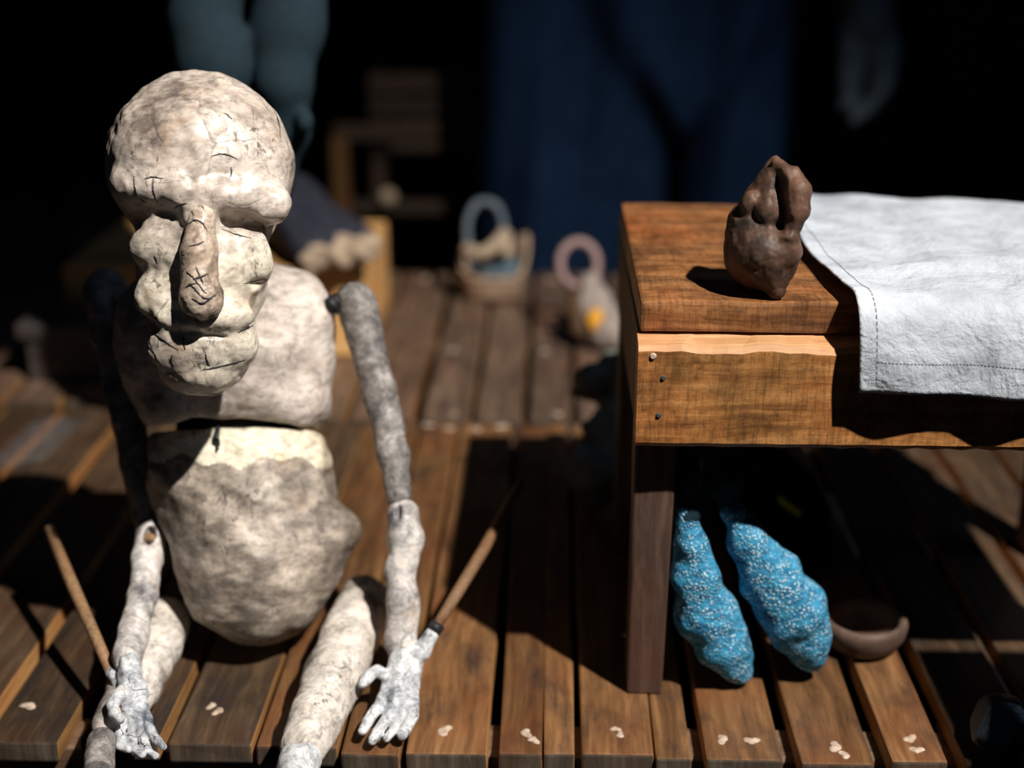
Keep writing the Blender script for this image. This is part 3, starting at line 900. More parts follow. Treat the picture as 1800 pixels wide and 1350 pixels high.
def limbs():
    # arm on the picture's right
    sculpt_limb('upper_arm', [(626, 532, 1.25, 36), (640, 590, 1.247, 32), (668, 690, 1.24, 29), (692, 800, 1.228, 28), (702, 872, 1.218, 23)], M['arm'], pup, seed=51)
    sculpt_limb('forearm', [(712, 905, 1.212, 30), (711, 945, 1.21, 31), (708, 1000, 1.202, 27), (708, 1060, 1.192, 28), (706, 1130, 1.180, 28)], M['fore'], pup, seed=52, extra=lambda X, Y, Z, d: smax(d, -ell(X, Y, Z, cp(700, 898, 1.197), (.003, .009, .008)), .002))
    def peg(pts, r, mat, nm='joint_peg'):
        return bm_make(nm, tube_bm(bmesh.new(), pts, r, 10), mat, pup, True)
    peg([W(560, 546, 1.245), W(600, 548, 1.245)], .0035, M['bone'])
    bm = bmesh.new(); bmesh.ops.create_icosphere(bm, subdivisions=3, radius=.0085)
    c = W(586, 534, 1.243)
    for v in bm.verts: v.co = v.co * (1 + .22 * math.sin(v.co.x * 900 + v.co.z * 700)) + Vector(c)
    bm_make('joint_knot', bm, M['black_cord'], pup, True)
    peg([W(700, 880, 1.215), W(706, 905, 1.212)], .006, M['bone'])
    # hand on the picture's right: back of the hand up, five fingers down to the slats
    def hand(name, parts, mat, seed, knuckles):
        def f(X, Y, Z):
            d = None
            for pts, kk in parts:
                e = chain(X, Y, Z, [cp(u, v, D) for u, v, D, r in pts], [r * D / FPX for u, v, D, r in pts], .0015)
                d = e if d is None else smin(d, e, kk)
            for (u, v, D, r) in knuckles:
                d = smax(d, -ell(X, Y, Z, cp(u, v, D), np.array([r * 1.0, r * .32, r]) * D / FPX), .0008)
            return d + .0004 * lump(X, Y, Z, .012, seed)
        A = np.array([cp(u, v, D) for pts, kk in parts for u, v, D, r in pts])
        vs, fs = nets(f, A.min(0) - .022, A.max(0) + .022, .0011)
        return make(name, to_world(vs), fs, mat, pup, True)
    palm = [(712, 1150, 1.176, 24), (706, 1185, 1.163, 27), (702, 1222, 1.148, 23)]
    palm2 = [(722, 1165, 1.172, 20), (722, 1232, 1.146, 14)]
    palm3 = [(700, 1175, 1.168, 18), (682, 1214, 1.152, 14)]
    R = hand('hand', [(palm, .004), (palm2, .005), (palm3, .005),
        ([(738, 1150, 1.172, 17), (761, 1112, 1.182, 12)], .004),
        ([(688, 1190, 1.160, 13), (660, 1181, 1.152, 11), (644, 1192, 1.143, 10), (637, 1204, 1.137, 9)], .003),
        ([(682, 1212, 1.150, 12), (664, 1246, 1.132, 10.5), (646, 1270, 1.121, 10), (638, 1284, 1.114, 9)], .002),
        ([(698, 1224, 1.146, 12), (684, 1258, 1.128, 10.5), (664, 1288, 1.114, 10), (655, 1301, 1.108, 9)], .002),
        ([(712, 1232, 1.144, 10), (703, 1262, 1.128, 9), (688, 1288, 1.116, 8.5), (680, 1299, 1.110, 7.5)], .002),
        ([(727, 1232, 1.144, 10.5), (726, 1258, 1.130, 10), (714, 1283, 1.118, 10), (707, 1294, 1.112, 8.5)], .002)],
        M['hand'], 61, [(666, 1246, 1.122, 11), (686, 1258, 1.118, 11), (704, 1262, 1.119, 9), (727, 1258, 1.120, 10), (650, 1267, 1.111, 10), (668, 1284, 1.104, 10), (691, 1284, 1.107, 9), (717, 1279, 1.109, 10)])
    rod = bm_make('control_rod', tube_bm(bmesh.new(), [W(759, 1114, 1.181), W(802, 1045, 1.20), W(850, 966, 1.26), W(915, 850, 1.37)], [.0045, .0055, .0055, .005], 10), M['stick'], R, True)
    bm_make('rod_binding', tube_bm(bmesh.new(), [W(761, 1110, 1.182), W(770, 1097, 1.185)], .0068, 10), M['black_cord'], R, True)

    # arm on the picture's left, mostly in the shade of the head
    sculpt_limb('upper_arm', [(186, 512, 1.29, 38), (196, 590, 1.285, 33), (218, 700, 1.275, 31), (244, 820, 1.258, 29), (258, 905, 1.245, 25)], M['arm'], pup, seed=53,
                extra=lambda X, Y, Z, d: smax(d, -ell(X, Y, Z, cp(222, 515, 1.265), (.013, .018, .02)), .003))
    peg([W(205, 522, 1.275), W(250, 520, 1.265)], .004, M['bone'])
    sculpt_limb('forearm', [(266, 936, 1.238, 26), (262, 985, 1.218, 25), (252, 1050, 1.188, 25), (236, 1110, 1.158, 25), (226, 1152, 1.141, 29)], M['fore'], pup, seed=54,
                extra=lambda X, Y, Z, d: smax(smax(d, -ell(X, Y, Z, cp(264, 946, 1.226), (.006, .011, .012)), .002), -ell(X, Y, Z, cp(225, 1174, 1.125), (.011, .010, .013)), .002))
    peg([W(255, 944, 1.23), W(276, 948, 1.23)], .004, M['stick'])
    Lh = hand('hand', [([(229, 1150, 1.136, 16), (229, 1185, 1.128, 21), (234, 1222, 1.116, 26), (238, 1252, 1.107, 23)], .004),
        ([(205, 1200, 1.128, 10), (194, 1182, 1.138, 9)], .003),
        ([(214, 1218, 1.106, 13), (199, 1236, 1.096, 11.5), (200, 1254, 1.088, 10), (211, 1264, 1.083, 8.5)], .002),
        ([(220, 1262, 1.102, 10), (211, 1288, 1.091, 9), (213, 1310, 1.083, 8.5), (226, 1318, 1.076, 7.5)], .001),
        ([(234, 1266, 1.101, 10), (231, 1298, 1.090, 9), (237, 1320, 1.082, 8.5), (252, 1327, 1.075, 7.5)], .001),
        ([(247, 1264, 1.101, 10), (250, 1296, 1.090, 8.5), (259, 1318, 1.082, 8), (273, 1330, 1.076, 7)], .001),
        ([(257, 1256, 1.102, 9.5), (265, 1284, 1.092, 8), (277, 1302, 1.085, 7.5), (288, 1312, 1.080, 7)], .001)],
        M['hand'], 62, [(211, 1288, 1.083, 10), (231, 1298, 1.081, 10), (250, 1296, 1.081, 10), (265, 1284, 1.084, 9), (199, 1238, 1.086, 12), (226, 1262, 1.088, 9), (244, 1262, 1.088, 9)])
    bm_make('control_rod', tube_bm(bmesh.new(), [W(196, 1184, 1.138), W(168, 1120, 1.165), W(128, 1030, 1.21), W(86, 930, 1.27)], [.0045, .005, .0055, .005], 10), M['stick'], Lh, True)

    # legs lying on the slats towards the front edge
    def lay(pts):                                          # (u, v, radius, height of the axis over the slats)
        return [(u, v, float((CAM_H - z) / -ray(u, v)[2]), r) for u, v, r, z in pts]
    sculpt_limb('thigh', lay([(641, 1060, 47, .029), (620, 1110, 50, .030), (586, 1190, 52, .029), (556, 1260, 46, .026), (534, 1312, 42, .024)]), M['thigh'], pup, seed=71, h=.002, rough=.0009)
    sculpt_limb('shin', lay([(527, 1332, 38, .021), (515, 1395, 36, .020), (508, 1470, 34, .019)]), M['hand'], pup, seed=72, h=.002)
    sculpt_limb('thigh', lay([(287, 1092, 44, .028), (270, 1140, 46, .028), (236, 1210, 44, .026), (196, 1272, 35, .022)]), M['thigh'], pup, seed=73, h=.002)
    sculpt_limb('shin', lay([(180, 1304, 27, .0185), (172, 1370, 28, .018), (166, 1450, 28, .016)]), M['arm'], pup, seed=74, h=.002)  # darker arm paper on this shin stands in for the shade on it
limbs()

# ------------------------------------------------------------------ under the bench: woven feet, bowl, dark cloth
def woven_foot(name, pts, stock, label, seed):
    r_ = empty(name, G(pts[-1][0], pts[-1][1]), label, 'slipper', 'blue woven puppet feet under the bench')
    fo = sculpt_limb('foot', pts, M['blue'], r_, h=.0016, k=.010, rough=.0009, seed=seed)
    sculpt_limb('stocking', stock, M['teal'], r_, h=.0022, k=.01, rough=.0018, seed=seed + 1)
    return r_
def hang(pts, Y):
    out = []
    for u, v, r, dy in pts:
        q = AY(u, v, Y + dy); D = float((q - CW) @ FW); out.append((u, v, D, r))
    return out
woven_foot('woven_slipper', hang([(1208, 893, 19, .012), (1212, 950, 25, .010), (1222, 1010, 38, .008), (1238, 1075, 50, .010), (1270, 1130, 46, .010), (1298, 1172, 26, .008), (1306, 1182, 10, .007)], 1.034),
           hang([(1208, 900, 18, .012), (1205, 830, 24, .014), (1203, 740, 26, .018), (1203, 660, 26, .022)], 1.034),
           'blue woven slipper foot with a pointed toe, hanging right beside the bench leg', 81)
woven_foot('woven_slipper', hang([(1286, 898, 21, .0), (1314, 950, 32, .0), (1352, 1010, 50, .0), (1392, 1070, 59, .0), (1412, 1120, 46, .0), (1423, 1156, 24, .0), (1426, 1168, 11, .0)], 1.056),
           hang([(1284, 905, 20, .0), (1268, 840, 29, .002), (1262, 760, 32, .006), (1258, 660, 32, .01)], 1.056),
           'blue woven slipper foot with a pointed toe, hanging next to the clay bowl', 85)

def lathe_bm(prof, n=40, wob=0.0):
    bm = bmesh.new(); rings = []
    for j, (r, z) in enumerate(prof):
        rings.append([bm.verts.new((r * (1 + wob * math.sin(2 * a + 1) + wob * .6 * math.sin(3 * a)) * math.cos(a), r * (1 + wob * math.sin(2 * a)) * math.sin(a), z)) for a in [2 * math.pi * k / n for k in range(n)]])
    for A, B in zip(rings, rings[1:]):
        for k in range(n): bm.faces.new((A[k], A[(k + 1) % n], B[(k + 1) % n], B[k]))
    bm.faces.new(rings[0][::-1]); bm.faces.new(rings[-1])
    return bm
c = G(1514, 1136)
prof = [(.012, 0), (.024, .0005), (.032, .006), (.038, .016), (.0395, .026), (.038, .031), (.0345, .033), (.031, .030), (.0295, .022), (.025, .013), (.016, .009), (.006, .0085)]
bm = lathe_bm(prof, 44, .02)
for v in bm.verts: v.co += Vector(c)
tag(bm_make('clay_bowl', bm, M['bowl'], None, True), 'small thick-rimmed brown clay bowl on the slats under the bench', 'bowl')

def dark_cloth():
    def f(X, Y, Z):
        d = chain(X, Y, Z, [cp(1300, 800, 1.52), cp(1340, 870, 1.47), cp(1400, 935, 1.43)], [.030, .046, .040], .02)
        d = smin(d, chain(X, Y, Z, [cp(1270, 880, 1.45), cp(1360, 960, 1.40)], [.03, .03], .02), .02)
        return d + .004 * lump(X, Y, Z, .06, 91)
    A = np.array([cp(1240, 760, 1.58), cp(1480, 1010, 1.33)])
    vs, fs = nets(f, A.min(0) - .03, A.max(0) + .03, .004)
    wv = to_world(vs); wv[:, 2] = np.maximum(wv[:, 2], .0008 + .002 * np.sin(wv[:, 0] * 60) ** 2)
    o = make('dark_bundle', wv, fs, M['blackcloth'], None, True)
    tag(o, 'black cloth bundle with a yellow-green piped edge under the bench, behind the blue slippers', 'bundle')
    pts = spline([W(1302, 790, 1.50), W(1322, 820, 1.468), W(1352, 860, 1.425), W(1382, 886, 1.40), W(1408, 903, 1.39)], 6)
    bm_make('piping', tube_bm(bmesh.new(), pts, .004, 8), M['green'], o, True)
dark_cloth()

# black lump at the front right
def black_lump():
    p = G(1755, 1320)
    def f(X, Y, Z):
        d = ell(X, Y, Z, (0, 0, .022), (.032, .028, .024))
        rs = np.random.RandomState(4)
        for i in range(14):                              # chipped facets
            n = rs.normal(size=3); n /= np.linalg.norm(n)
            d = smax(d, X * n[0] + Y * n[1] + (Z - .022) * n[2] - rs.uniform(.020, .027), .002)
        return d
    vs, fs = nets(f, (-.045, -.045, -.01), (.045, .045, .06), .0016)
    vs[:, 2] -= vs[:, 2].min()
    o = make('black_stone', vs + np.array([p[0], p[1], .0005]), fs, M['coal'], None, True)
    tag(o, 'black chipped stone lying on the dark slats at the lower right corner', 'stone')
black_lump()

# grey sack against the bench's back leg
def sack():
    def f(X, Y, Z):
        d = chain(X, Y, Z, [cp(1090, 690, 1.60), cp(1070, 780, 1.57), cp(1048, 848, 1.545)], [.014, .026, .034], .02)
        fl_ = chain(X, Y, Z, [cp(1092, 655, 1.60), cp(1040, 690, 1.595), cp(1000, 704, 1.59)], [.020, .017, .006], .012)
        d = smin(d, fl_, .008)
        d = smax(d, -chain(X, Y, Z, [cp(1100, 690, 1.56), cp(1020, 752, 1.545)], [.010, .008], .01), .006)
        return d + .003 * lump(X, Y, Z, .045, 95) + .0012 * lump(X, Y, Z, .015, 96)
    A = np.array([cp(985, 620, 1.64), cp(1120, 930, 1.48)])
    vs, fs = nets(f, A.min(0) - .02, A.max(0) + .02, .0028)
    wv = to_world(vs)
    wv[:, 2] -= wv[:, 2].min() - .0005
    o = make('cloth_sack', wv, fs, M['grey_sack'], None, True)
    tag(o, 'grey-green cloth sack with a folded flap slumped behind the bench\'s left end', 'sack')
sack()

# ------------------------------------------------------------------ back of the stage
# pale wooden crate behind the puppet
x0 = AY(118, 560, 1.925)[0]; x1 = AY(641, 560, 1.925)[0]
crate = empty('wooden_crate', ((x0 + x1) / 2, 2.05, 0), 'pale wooden crate standing behind the puppet\'s shoulders', 'crate')
zt = float(AY(600, 486, 1.925)[2])
hb = zt / 2
bm_make('board', box_bm(x0, x1, 1.925, 1.943, .0005, hb - .001, .002, 1, .0006, 4), M['crate'], crate)
bm_make('board', box_bm(x0, x1, 1.925, 1.943, hb + .001, zt - .0005, .002, 1, .0006, 4), M['crate'], crate)
bm_make('board', box_bm(x0, x1, 2.212, 2.23, .0005, zt - .0005, .002, 1), M['crate'], crate)
bm_make('end_board', box_bm(x0, x0 + .018, 1.944, 2.211, .0005, zt - .0005, .002, 1), M['crate'], crate)
bm_make('end_board', box_bm(x1 - .018, x1, 1.944, 2.211, .0005, zt - .0005, .002, 1), M['crate'], crate)
for k in range(3):
    a = 1.925 + k * .102
    bm_make('lid_board', box_bm(x0, x1, a, a + .1, zt, zt + .012, .002, 1), M['crate'], crate)
ct = zt + .012
# dark cloth roll with a frayed beige end lying across it
roll = None
def dark_roll():
    p0, p1 = W(605, 452, 1.985), W(470, 330, 2.22)
    p0[2] = ct + .026; p1[2] = ct + .050
    a, b = Vector(p0), Vector(p1); d = (b - a).normalized()
    side = d.cross(Vector((0, 0, 1))).normalized()
    bm = bmesh.new(); rings = []
    for i in range(11):
        t = i / 10; c_ = a + (b - a) * t
        h_ = .024 + .026 * t; wd = .062 + .006 * math.sin(i)
        if i in (0, 10): h_ *= .7; wd *= .85
        ring = []
        for k in range(16):
            an = 2 * math.pi * k / 16
            cx, cz = math.copysign(abs(math.cos(an)) ** .6, math.cos(an)), math.copysign(abs(math.sin(an)) ** .6, math.sin(an))
            q = c_ + side * (cx * wd) + Vector((0, 0, cz * h_))
            q.z = max(q.z, ct + .0006)
            ring.append(bm.verts.new(q))
        rings.append(ring)
    for A, B in zip(rings, rings[1:]):
        for k in range(16): bm.faces.new((A[k], A[(k + 1) % 16], B[(k + 1) % 16], B[k]))
    bm.faces.new(rings[0][::-1]); bm.faces.new(rings[-1])
    o = bm_make('cloth_roll', bm, M['dark_roll'], None, True)
    tag(o, 'dark navy cloth roll with a frayed beige end lying across the pale crate', 'cloth roll')
    def f(X, Y, Z):
        d = chain(X, Y, Z, [cp(548, 462, 1.955), cp(600, 448, 1.95), cp(650, 436, 1.95)], [.016, .018, .017], .01)
        for u, v in ((556, 436), (606, 420), (640, 424)):
            d = smin(d, ell(X, Y, Z, cp(u, v, 1.955), (.012, .007, .010)), .010)
        return d + .002 * lump(X, Y, Z, .025, 99)
    A = np.array([cp(520, 390, 1.99), cp(690, 500, 1.91)])
    vs, fs = nets(f, A.min(0) - .01, A.max(0) + .01, .003)
    e = make('frayed_end', to_world(vs), fs, M['beige'], o, True); e['label'] = 'frayed beige end'
    bm = bmesh.new(); bmesh.ops.create_icosphere(bm, subdivisions=3, radius=.011)
    c_ = W(517, 352, 2.15)
    for v in bm.verts: v.co = Vector((v.co.x, v.co.y, v.co.z * .8)) + Vector(c_)
    k_ = bm_make('knob', bm, M['beige'], o, True); k_['label'] = 'small beige knob'
dark_roll()

# low grey stool at the left
sx0, sx1 = AY(28, 600, 1.80)[0], AY(190, 600, 1.80)[0]
stool = empty('low_stool', ((sx0 + sx1) / 2, 1.86, 0), 'low grey wooden stool with a deep seat board, left of the puppet\'s shaded arm', 'stool')
z0, z1 = AY(90, 672, 1.80)[2], AY(90, 572, 1.80)[2]
bm_make('seat', box_bm(sx0, sx1, 1.80, 1.915, z1 - .022, z1, .004, 2, .0006, 3), M['stool'], stool)
bm_make('apron', box_bm(sx0 + .01, sx1 - .01, 1.808, 1.825, z0, z1 - .0225, .002, 1), M['stool'], stool)
for px in (sx0 + .016, sx1 - .046):
    for py in (1.826, 1.88):
        bm_make('leg', box_bm(px, px + .03, py, py + .03, 0.0005, z1 - .0225, .002, 1), M['stool'], stool)

# black box added out of view right of the bench to shade the lower-right slats
box = empty('shade_box', (.63, .78, RF), 'added black box out of view right of the bench, shading the lower-right slats', 'box')
bm_make('body', box_bm(.462, .80, .64, .915, RF + .0005, .335, .006, 2), M['roomfloor'], box)
bm_make('lid', box_bm(.455, .807, .633, .922, .3355, .37, .006, 2), M['roomfloor'], box)

# clear plastic film on the left pallet
def film_sheet():
    bm = bmesh.new(); n = 22; g_ = []
    a, b, c_, d = G(-30, 830), G(60, 745), G(150, 738), G(80, 810)
    rs = np.random.RandomState(8)
    ks = [(rs.normal() * 7, rs.normal() * 7, rs.uniform(0, 6)) for _ in range(9)]
    for j in range(n + 1):
        row = []
        for i in range(n + 1):
            s, t = i / n, j / n
            p = (a * (1 - s) + d * s) * (1 - t) + (b * (1 - s) + c_ * s) * t
            h_ = sum(abs(math.sin(k0 * s + k1 * t + q)) for k0, k1, q in ks) / len(ks)
            row.append(bm.verts.new((p[0], p[1], .0015 + .05 * max(0, h_ - .45) * math.sin(math.pi * s) ** .5 * math.sin(math.pi * t) ** .5)))
        g_.append(row)
    for j in range(n):
        for i in range(n): bm.faces.new((g_[j][i], g_[j][i + 1], g_[j + 1][i + 1], g_[j + 1][i]))
    o = bm_make('plastic_film', bm, M['film'], None, True)
    so = o.modifiers.new('thickness', 'SOLIDIFY'); so.thickness = .0004; so.offset = 1
    tag(o, 'crumpled clear plastic film glinting on the left slats', 'plastic film')
film_sheet()

# basket with a handle
def basket():
    p = G(866, 536); cx, cy_ = float(p[0]), float(p[1]) + .05
    bk = empty('basket', (cx, cy_, 0), 'small tan basket with a high slate-blue handle and a blue-grey cloth inside', 'basket')
    n = 40
    def ring(bm, rx, ry, z, hi=0.0):
        out = []
        for k in range(n):
            a = 2 * math.pi * k / n
            q = abs(math.cos(a)) ** .7 * math.copysign(1, math.cos(a)); r = abs(math.sin(a)) ** .7 * math.copysign(1, math.sin(a))
            up = hi * max(0, math.cos(a - .45)) ** 2 + hi * .45 * max(0, math.cos(a - 2.9)) ** 2
            out.append(bm.verts.new((cx + rx * q, cy_ + ry * r, z + up)))
        return out
    bm = bmesh.new()
    rs_ = [ring(bm, .044, .036, .0005), ring(bm, .050, .042, .012), ring(bm, .055, .046, .035, .01), ring(bm, .060, .05, .042, .05), ring(bm, .061, .051, .047, .058), ring(bm, .054, .044, .047, .058), ring(bm, .050, .041, .034, .03), ring(bm, .044, .036, .016)]
    for A, B in zip(rs_, rs_[1:]):
        for k in range(n): bm.faces.new((A[k], A[(k + 1) % n], B[(k + 1) % n], B[k]))
    bm.faces.new(rs_[0][::-1]); bm.faces.new(rs_[-1])
    body = bm_make('body', bm, M['tan'], bk, True)
    bm = bmesh.new(); bmesh.ops.create_icosphere(bm, subdivisions=4, radius=1)
    for v in bm.verts:
        d = 1 + .12 * math.sin(v.co.x * 7) * math.sin(v.co.y * 6 + 1)
        v.co = Vector((cx + .005 + v.co.x * .041 * d, cy_ + v.co.y * .033 * d, .045 + v.co.z * .033 * d))
    bm_make('inner_cloth', bm, M['bluegrey'], bk, True)
    # handle and its wrapped foot
    Dh = 2.29
    pts = spline([W(832, 470, Dh - .02), W(823, 430, Dh), W(822, 390, Dh), W(836, 360, Dh), W(856, 354, Dh), W(876, 366, Dh), W(885, 398, Dh), W(884, 440, Dh)], 6)
    bm_make('handle', tube_bm(bmesh.new(), pts, .0065, 12), M['slate'], bk, True)
    pts = spline([W(818, 438, Dh - .012), W(846, 446, Dh - .03), W(872, 430, Dh - .03), W(888, 412, Dh - .015), W(888, 450, Dh - .02)], 6)
    w_ = bm_make('handle_wrap', tube_bm(bmesh.new(), pts,   .011, 12), M['beige'], bk, True); w_['label'] = 'beige wrapping at the handle\'s foot'
basket()

def pouch():
    D = 2.09
    pc = empty('pouch', G(1062, 600), 'grey-beige pouch with a pink ring handle and an orange patch on the back pallet', 'pouch')
    def f(X, Y, Z):
        d = chain(X, Y, Z, [cp(1036, 498, D + .02), cp(1046, 535, D), cp(1066, 578, D - .02)], [.017, .024, .030], .015)
        d = smin(d, chain(X, Y, Z, [cp(1066, 580, D - .02), cp(1088, 584, D)], [.024, .024], .01), .01)
        return d + .0016 * lump(X, Y, Z, .03, 101)
    A = np.array([cp(990, 460, D + .06), cp(1120, 625, D - .06)])
    vs, fs = nets(f, A.min(0) - .02, A.max(0) + .02, .003)
    wv = to_world(vs); dz = wv[:, 2].min() - .0005
    wv[:, 2] = np.maximum(wv[:, 2], .0006)
    make('body', wv, fs, M['greyskin'], pc, True)
    pts = []
    for k in range(29):
        a = 2 * math.pi * k / 28
        pts.append(W(1017 + 33 * math.cos(a), 464 + 39 * math.sin(a), D + .02))
    r_ = bm_make('ring_handle', tube_bm(bmesh.new(), pts, .0068, 12, False), M['pink'], pc, True); r_['label'] = 'dusty pink ring handle'
    def side(X, Y, Z):
        return chain(X, Y, Z, [cp(1010, 528, D - .004), cp(1017, 577, D - .018)], [.012, .016], .01) + .001 * lump(X, Y, Z, .03, 103)
    vs, fs = nets(side, A.min(0) - .02, A.max(0) + .02, .003)
    wv = to_world(vs); wv[:, 2] = np.maximum(wv[:, 2], .0006)
    s_ = make('side_panel', wv, fs, M['brownskin'], pc, True); s_['label'] = 'dark brown side panel'
    def patch(X, Y, Z):
        return ell(X, Y, Z, cp(1048, 563, D - .036), (.0155, .019, .012)) + .0008 * lump(X, Y, Z, .02, 104)
    vs, fs = nets(patch, cp(1048, 563, D - .036) - .03, cp(1048, 563, D - .036) + .03, .002)
    e = make('patch', to_world(vs), fs, M['orange'], pc, True); e['label'] = 'bright orange patch'
pouch()

# slatted rack far behind
def rack():
    Y = 2.95
    def P(u, v): return AY(u, v, Y)
    a, b = P(648, 200)[0], P(832, 200)[0]
    rk = empty('slatted_rack', ((a + b) / 2, Y + .05, RF), 'dark slatted wooden rack in the shadows behind the stage', 'rack')
    for v0, v1 in ((128, 166), (172, 204), (212, 240), (245, 268)):
        za, zb = P(700, v1)[2], P(700, v0)[2]
        bm_make('slat', box_bm(a, b, Y, Y + .02, za, zb, .003, 1), M['rack'], rk)
    bm_make('slat', box_bm(a - .05, b, Y - .02, Y, P(700, 374)[2], P(700, 350)[2], .003, 1), M['rack'], rk)
    zt_ = P(700, 128)[2]
    for x in (a - .002, b - .03):
        bm_make('post', box_bm(x, x + .032, Y + .0205, Y + .05, RF, zt_, .003, 1), M['rack'], rk)
    x = P(590, 290)[0]
    q = bm_make('post', box_bm(x, x + .036, Y - .06, Y - .03, RF, P(600, 235)[2], .003, 1), M['rack_amber'], rk); q['label'] = 'amber front post'
    bm_make('rail', box_bm(x, a + .06, Y - .029, Y - .001, P(600, 245)[2], P(600, 215)[2], .003, 1), M['rack'], rk)
    bm = bmesh.new(); bmesh.ops.create_icosphere(bm, subdivisions=3, radius=.020)
    c_ = P(684, 342) + np.array([0, -.03, 0])
    for v in bm.verts: v.co = Vector((v.co.x, v.co.y * 1.1, v.co.z)) + Vector(c_)
    q = bm_make('knob', bm, M['beige'], rk, True); q['label'] = 'pale round knob'
rack()

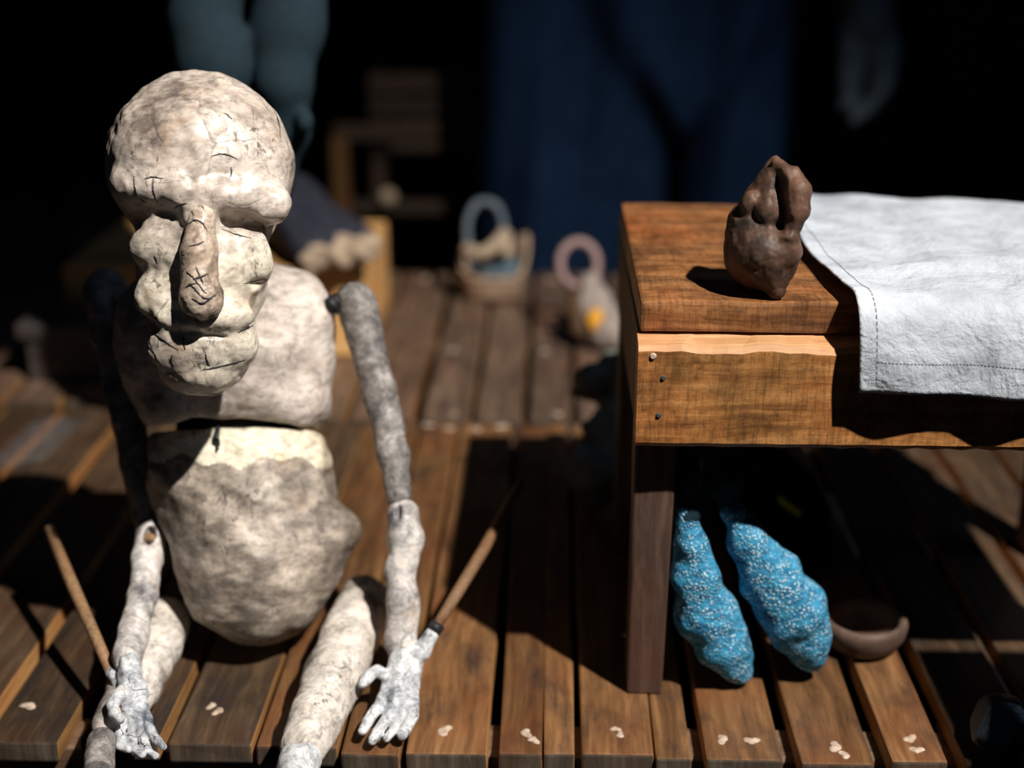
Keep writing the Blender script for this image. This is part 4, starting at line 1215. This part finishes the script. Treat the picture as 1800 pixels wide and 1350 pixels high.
# standing figure in navy clothes behind the stage
def figure():
    Y = 2.80
    fig = empty('standing_figure', (AY(1100, 300, Y)[0], Y, RF), 'standing figure in loose navy cloth with one blue-grey hand hanging, behind the bench', 'figure')
    def X_(u): return float(AY(u, 250, Y)[0])
    lc, lr_ = (X_(815) + X_(1165)) / 2, (X_(1165) - X_(815)) / 2
    rc, rr = (X_(1190) + X_(1378)) / 2, (X_(1378) - X_(1190)) / 2
    zsplit = float(AY(1200, 190, Y)[2])
    top = .95
    def f(X, Yy, Z):
        def leg(cx, rx, ry, flare):
            rr_ = 1 + flare * np.clip((.3 - Z) / .7, 0, 1)
            return (np.sqrt(((X - cx) / (rx * rr_)) ** 2 + ((Yy - Y) / (ry * rr_)) ** 2) - 1) * min(rx, ry) * .8
        fold = .012 * np.sin((X - lc) * 27 + Z * 2) + .006 * np.sin((X - lc) * 55 - Z * 4 + 1)
        l = leg(lc, lr_, .16, -.03) + fold
        r = leg(rc, rr, .13, .10) + fold * .8
        d = smin(l, r, .02)
        body = (np.sqrt(((X - (lc + rc) / 2) / (lr_ + rr)) ** 2 + ((Yy - Y) / .17) ** 2) - 1) * .15 + fold
        body = smax(body, zsplit + 1.5 * (np.abs(X - X_(1190))) - Z - .04, .08)
        d = smin(d, body, .09)
        return smax(smax(d, Z - top, .03), RF + .002 - Z, .01)
    vs, fs = nets(f, (X_(780), Y - .22, RF - .02), (X_(1420), Y + .22, top + .03), .011)
    make('trousers', vs, fs, M['navy'], fig, True)
    cx = (lc + rc) / 2
    hx = X_(1520)
    def g(X, Yy, Z):
        d = ell(X, Yy, Z, (cx, Y, 1.15), (.24, .15, .34))
        d = smin(d, chain(X, Yy, Z, [(cx + .20, Y, 1.36), (cx + .27, Y, .95), (hx, Y - .01, .60)], [.075, .06, .05], .03), .03)
        d = smin(d, chain(X, Yy, Z, [(cx - .20, Y, 1.36), (cx - .29, Y, .95), (cx - .31, Y - .02, .72)], [.075, .06, .05], .03), .03)
        return d + .005 * np.sin(Z * 40 + X * 15)
    vs, fs = nets(g, (cx - .48, Y - .22, .5), (max(cx + .48, hx + .12), Y + .22, 1.6), .014)
    make('jacket', vs, fs, M['navy'], fig, True)
    def hd(X, Yy, Z):
        d = ell(X, Yy, Z, (cx, Y - .02, 1.66), (.085, .105, .125))
        d = smin(d, cone(X, Yy, Z, (cx, Y, 1.40), (cx, Y, 1.58), .06, .055), .03)
        d = smin(d, cone(X, Yy, Z, (cx, Y - .115, 1.68), (cx, Y - .14, 1.635), .012, .018), .012)
        for k in (-1, 1): d = smax(d, -ell(X, Yy, Z, (cx + k * .035, Y - .125, 1.685), (.02, .02, .012)), .012)
        return smax(d, -ell(X, Yy, Z, (cx, Y - .12, 1.595), (.03, .015, .006)), .006)
    vs, fs = nets(hd, (cx - .13, Y - .2, 1.34), (cx + .13, Y + .13, 1.82), .008)
    make('head', vs, fs, M['figure_skin'], fig, True)
    D = float(-((np.array([hx, Y - .01, .3]) - CW) @ CB)[2])
    def hnd(X, Yy, Z):
        d = chain(X, Yy, Z, [cp(1518, -190, D), cp(1520, -60, D), cp(1522, 40, D)], [.042, .050, .052], .02)
        for pts, r in (([(1490, 50), (1488, 110), (1488, 150), (1496, 180)], .017), ([(1512, 60), (1510, 120), (1498, 165), (1482, 185)], .015),
                       ([(1548, 60), (1556, 110), (1550, 160), (1520, 196)], .019), ([(1560, 50), (1568, 90), (1560, 140), (1544, 170)], .017), ([(1536, 60), (1544, 120), (1532, 175), (1500, 212)], .016)):
            d = smin(d, chain(X, Yy, Z, [cp(u, v, D - .02 * i + .0002 * (u - 1520)) for i, (u, v) in enumerate(pts)], [r, r * .95, r * .9, r * .8], .006), .01)
        return d
    A = np.array([cp(1440, -220, D + .1), cp(1610, 245, D - .12)])
    vs, fs = nets(hnd, A.min(0) - .02, A.max(0) + .02, .006)
    make('hand', to_world(vs), fs, M['figure_skin'], fig, True)
figure()

# knitted costume hanging behind the puppet's head
def costume():
    D = 1.46
    def f(X, Y, Z):
        d = chain(X, Y, Z, [cp(395, -420, D), cp(392, -120, D), cp(352, 30, D), cp(380, 110, D), cp(388, 240, D + .02), cp(392, 330, D + .04)], np.array([66, 68, 56, 60, 52, 40]) * D / FPX, .02)
        e = chain(X, Y, Z, [cp(520, -420, D), cp(520, -120, D), cp(506, 50, D), cp(500, 150, D), cp(500, 225, D + .02), cp(490, 330, D + .05)], np.array([76, 74, 58, 45, 42, 24]) * D / FPX, .02)
        d = smin(d, e, .004)
        d = smin(d, ell(X, Y, Z, cp(418, 72, D - .01), np.array([24, 16, 30]) * D / FPX), .012)
        d = smin(d, ell(X, Y, Z, cp(536, 214, D - .01), np.array([14, 20, 18]) * D / FPX), .008)
        d = smin(d, chain(X, Y, Z, [cp(400, -420, D), cp(520, -420, D)], [.045, .045], .01), .02)
        return d + .0025 * lump(X, Y, Z, .12, 111)
    A = np.array([cp(270, -500, D + .12), cp(620, 390, D - .1)])
    vs, fs = nets(f, A.min(0) - .02, A.max(0) + .02, .0042)
    o = make('knitted_costume', to_world(vs), fs, M['knit'], None, True)
    tag(o, 'blue-grey knitted costume with two limp legs hanging behind the puppet\'s head', 'costume')
    p = W(460, -420, D)
    r_ = bm_make('hanging_rail', tube_bm(bmesh.new(), [(-2.47, p[1], p[2] + .057), (2.47, p[1], p[2] + .057)], .012, 14), M['nail'], None, True)
    tag(r_, 'steel rail across the room from which the knitted costume hangs', 'rail')
costume()
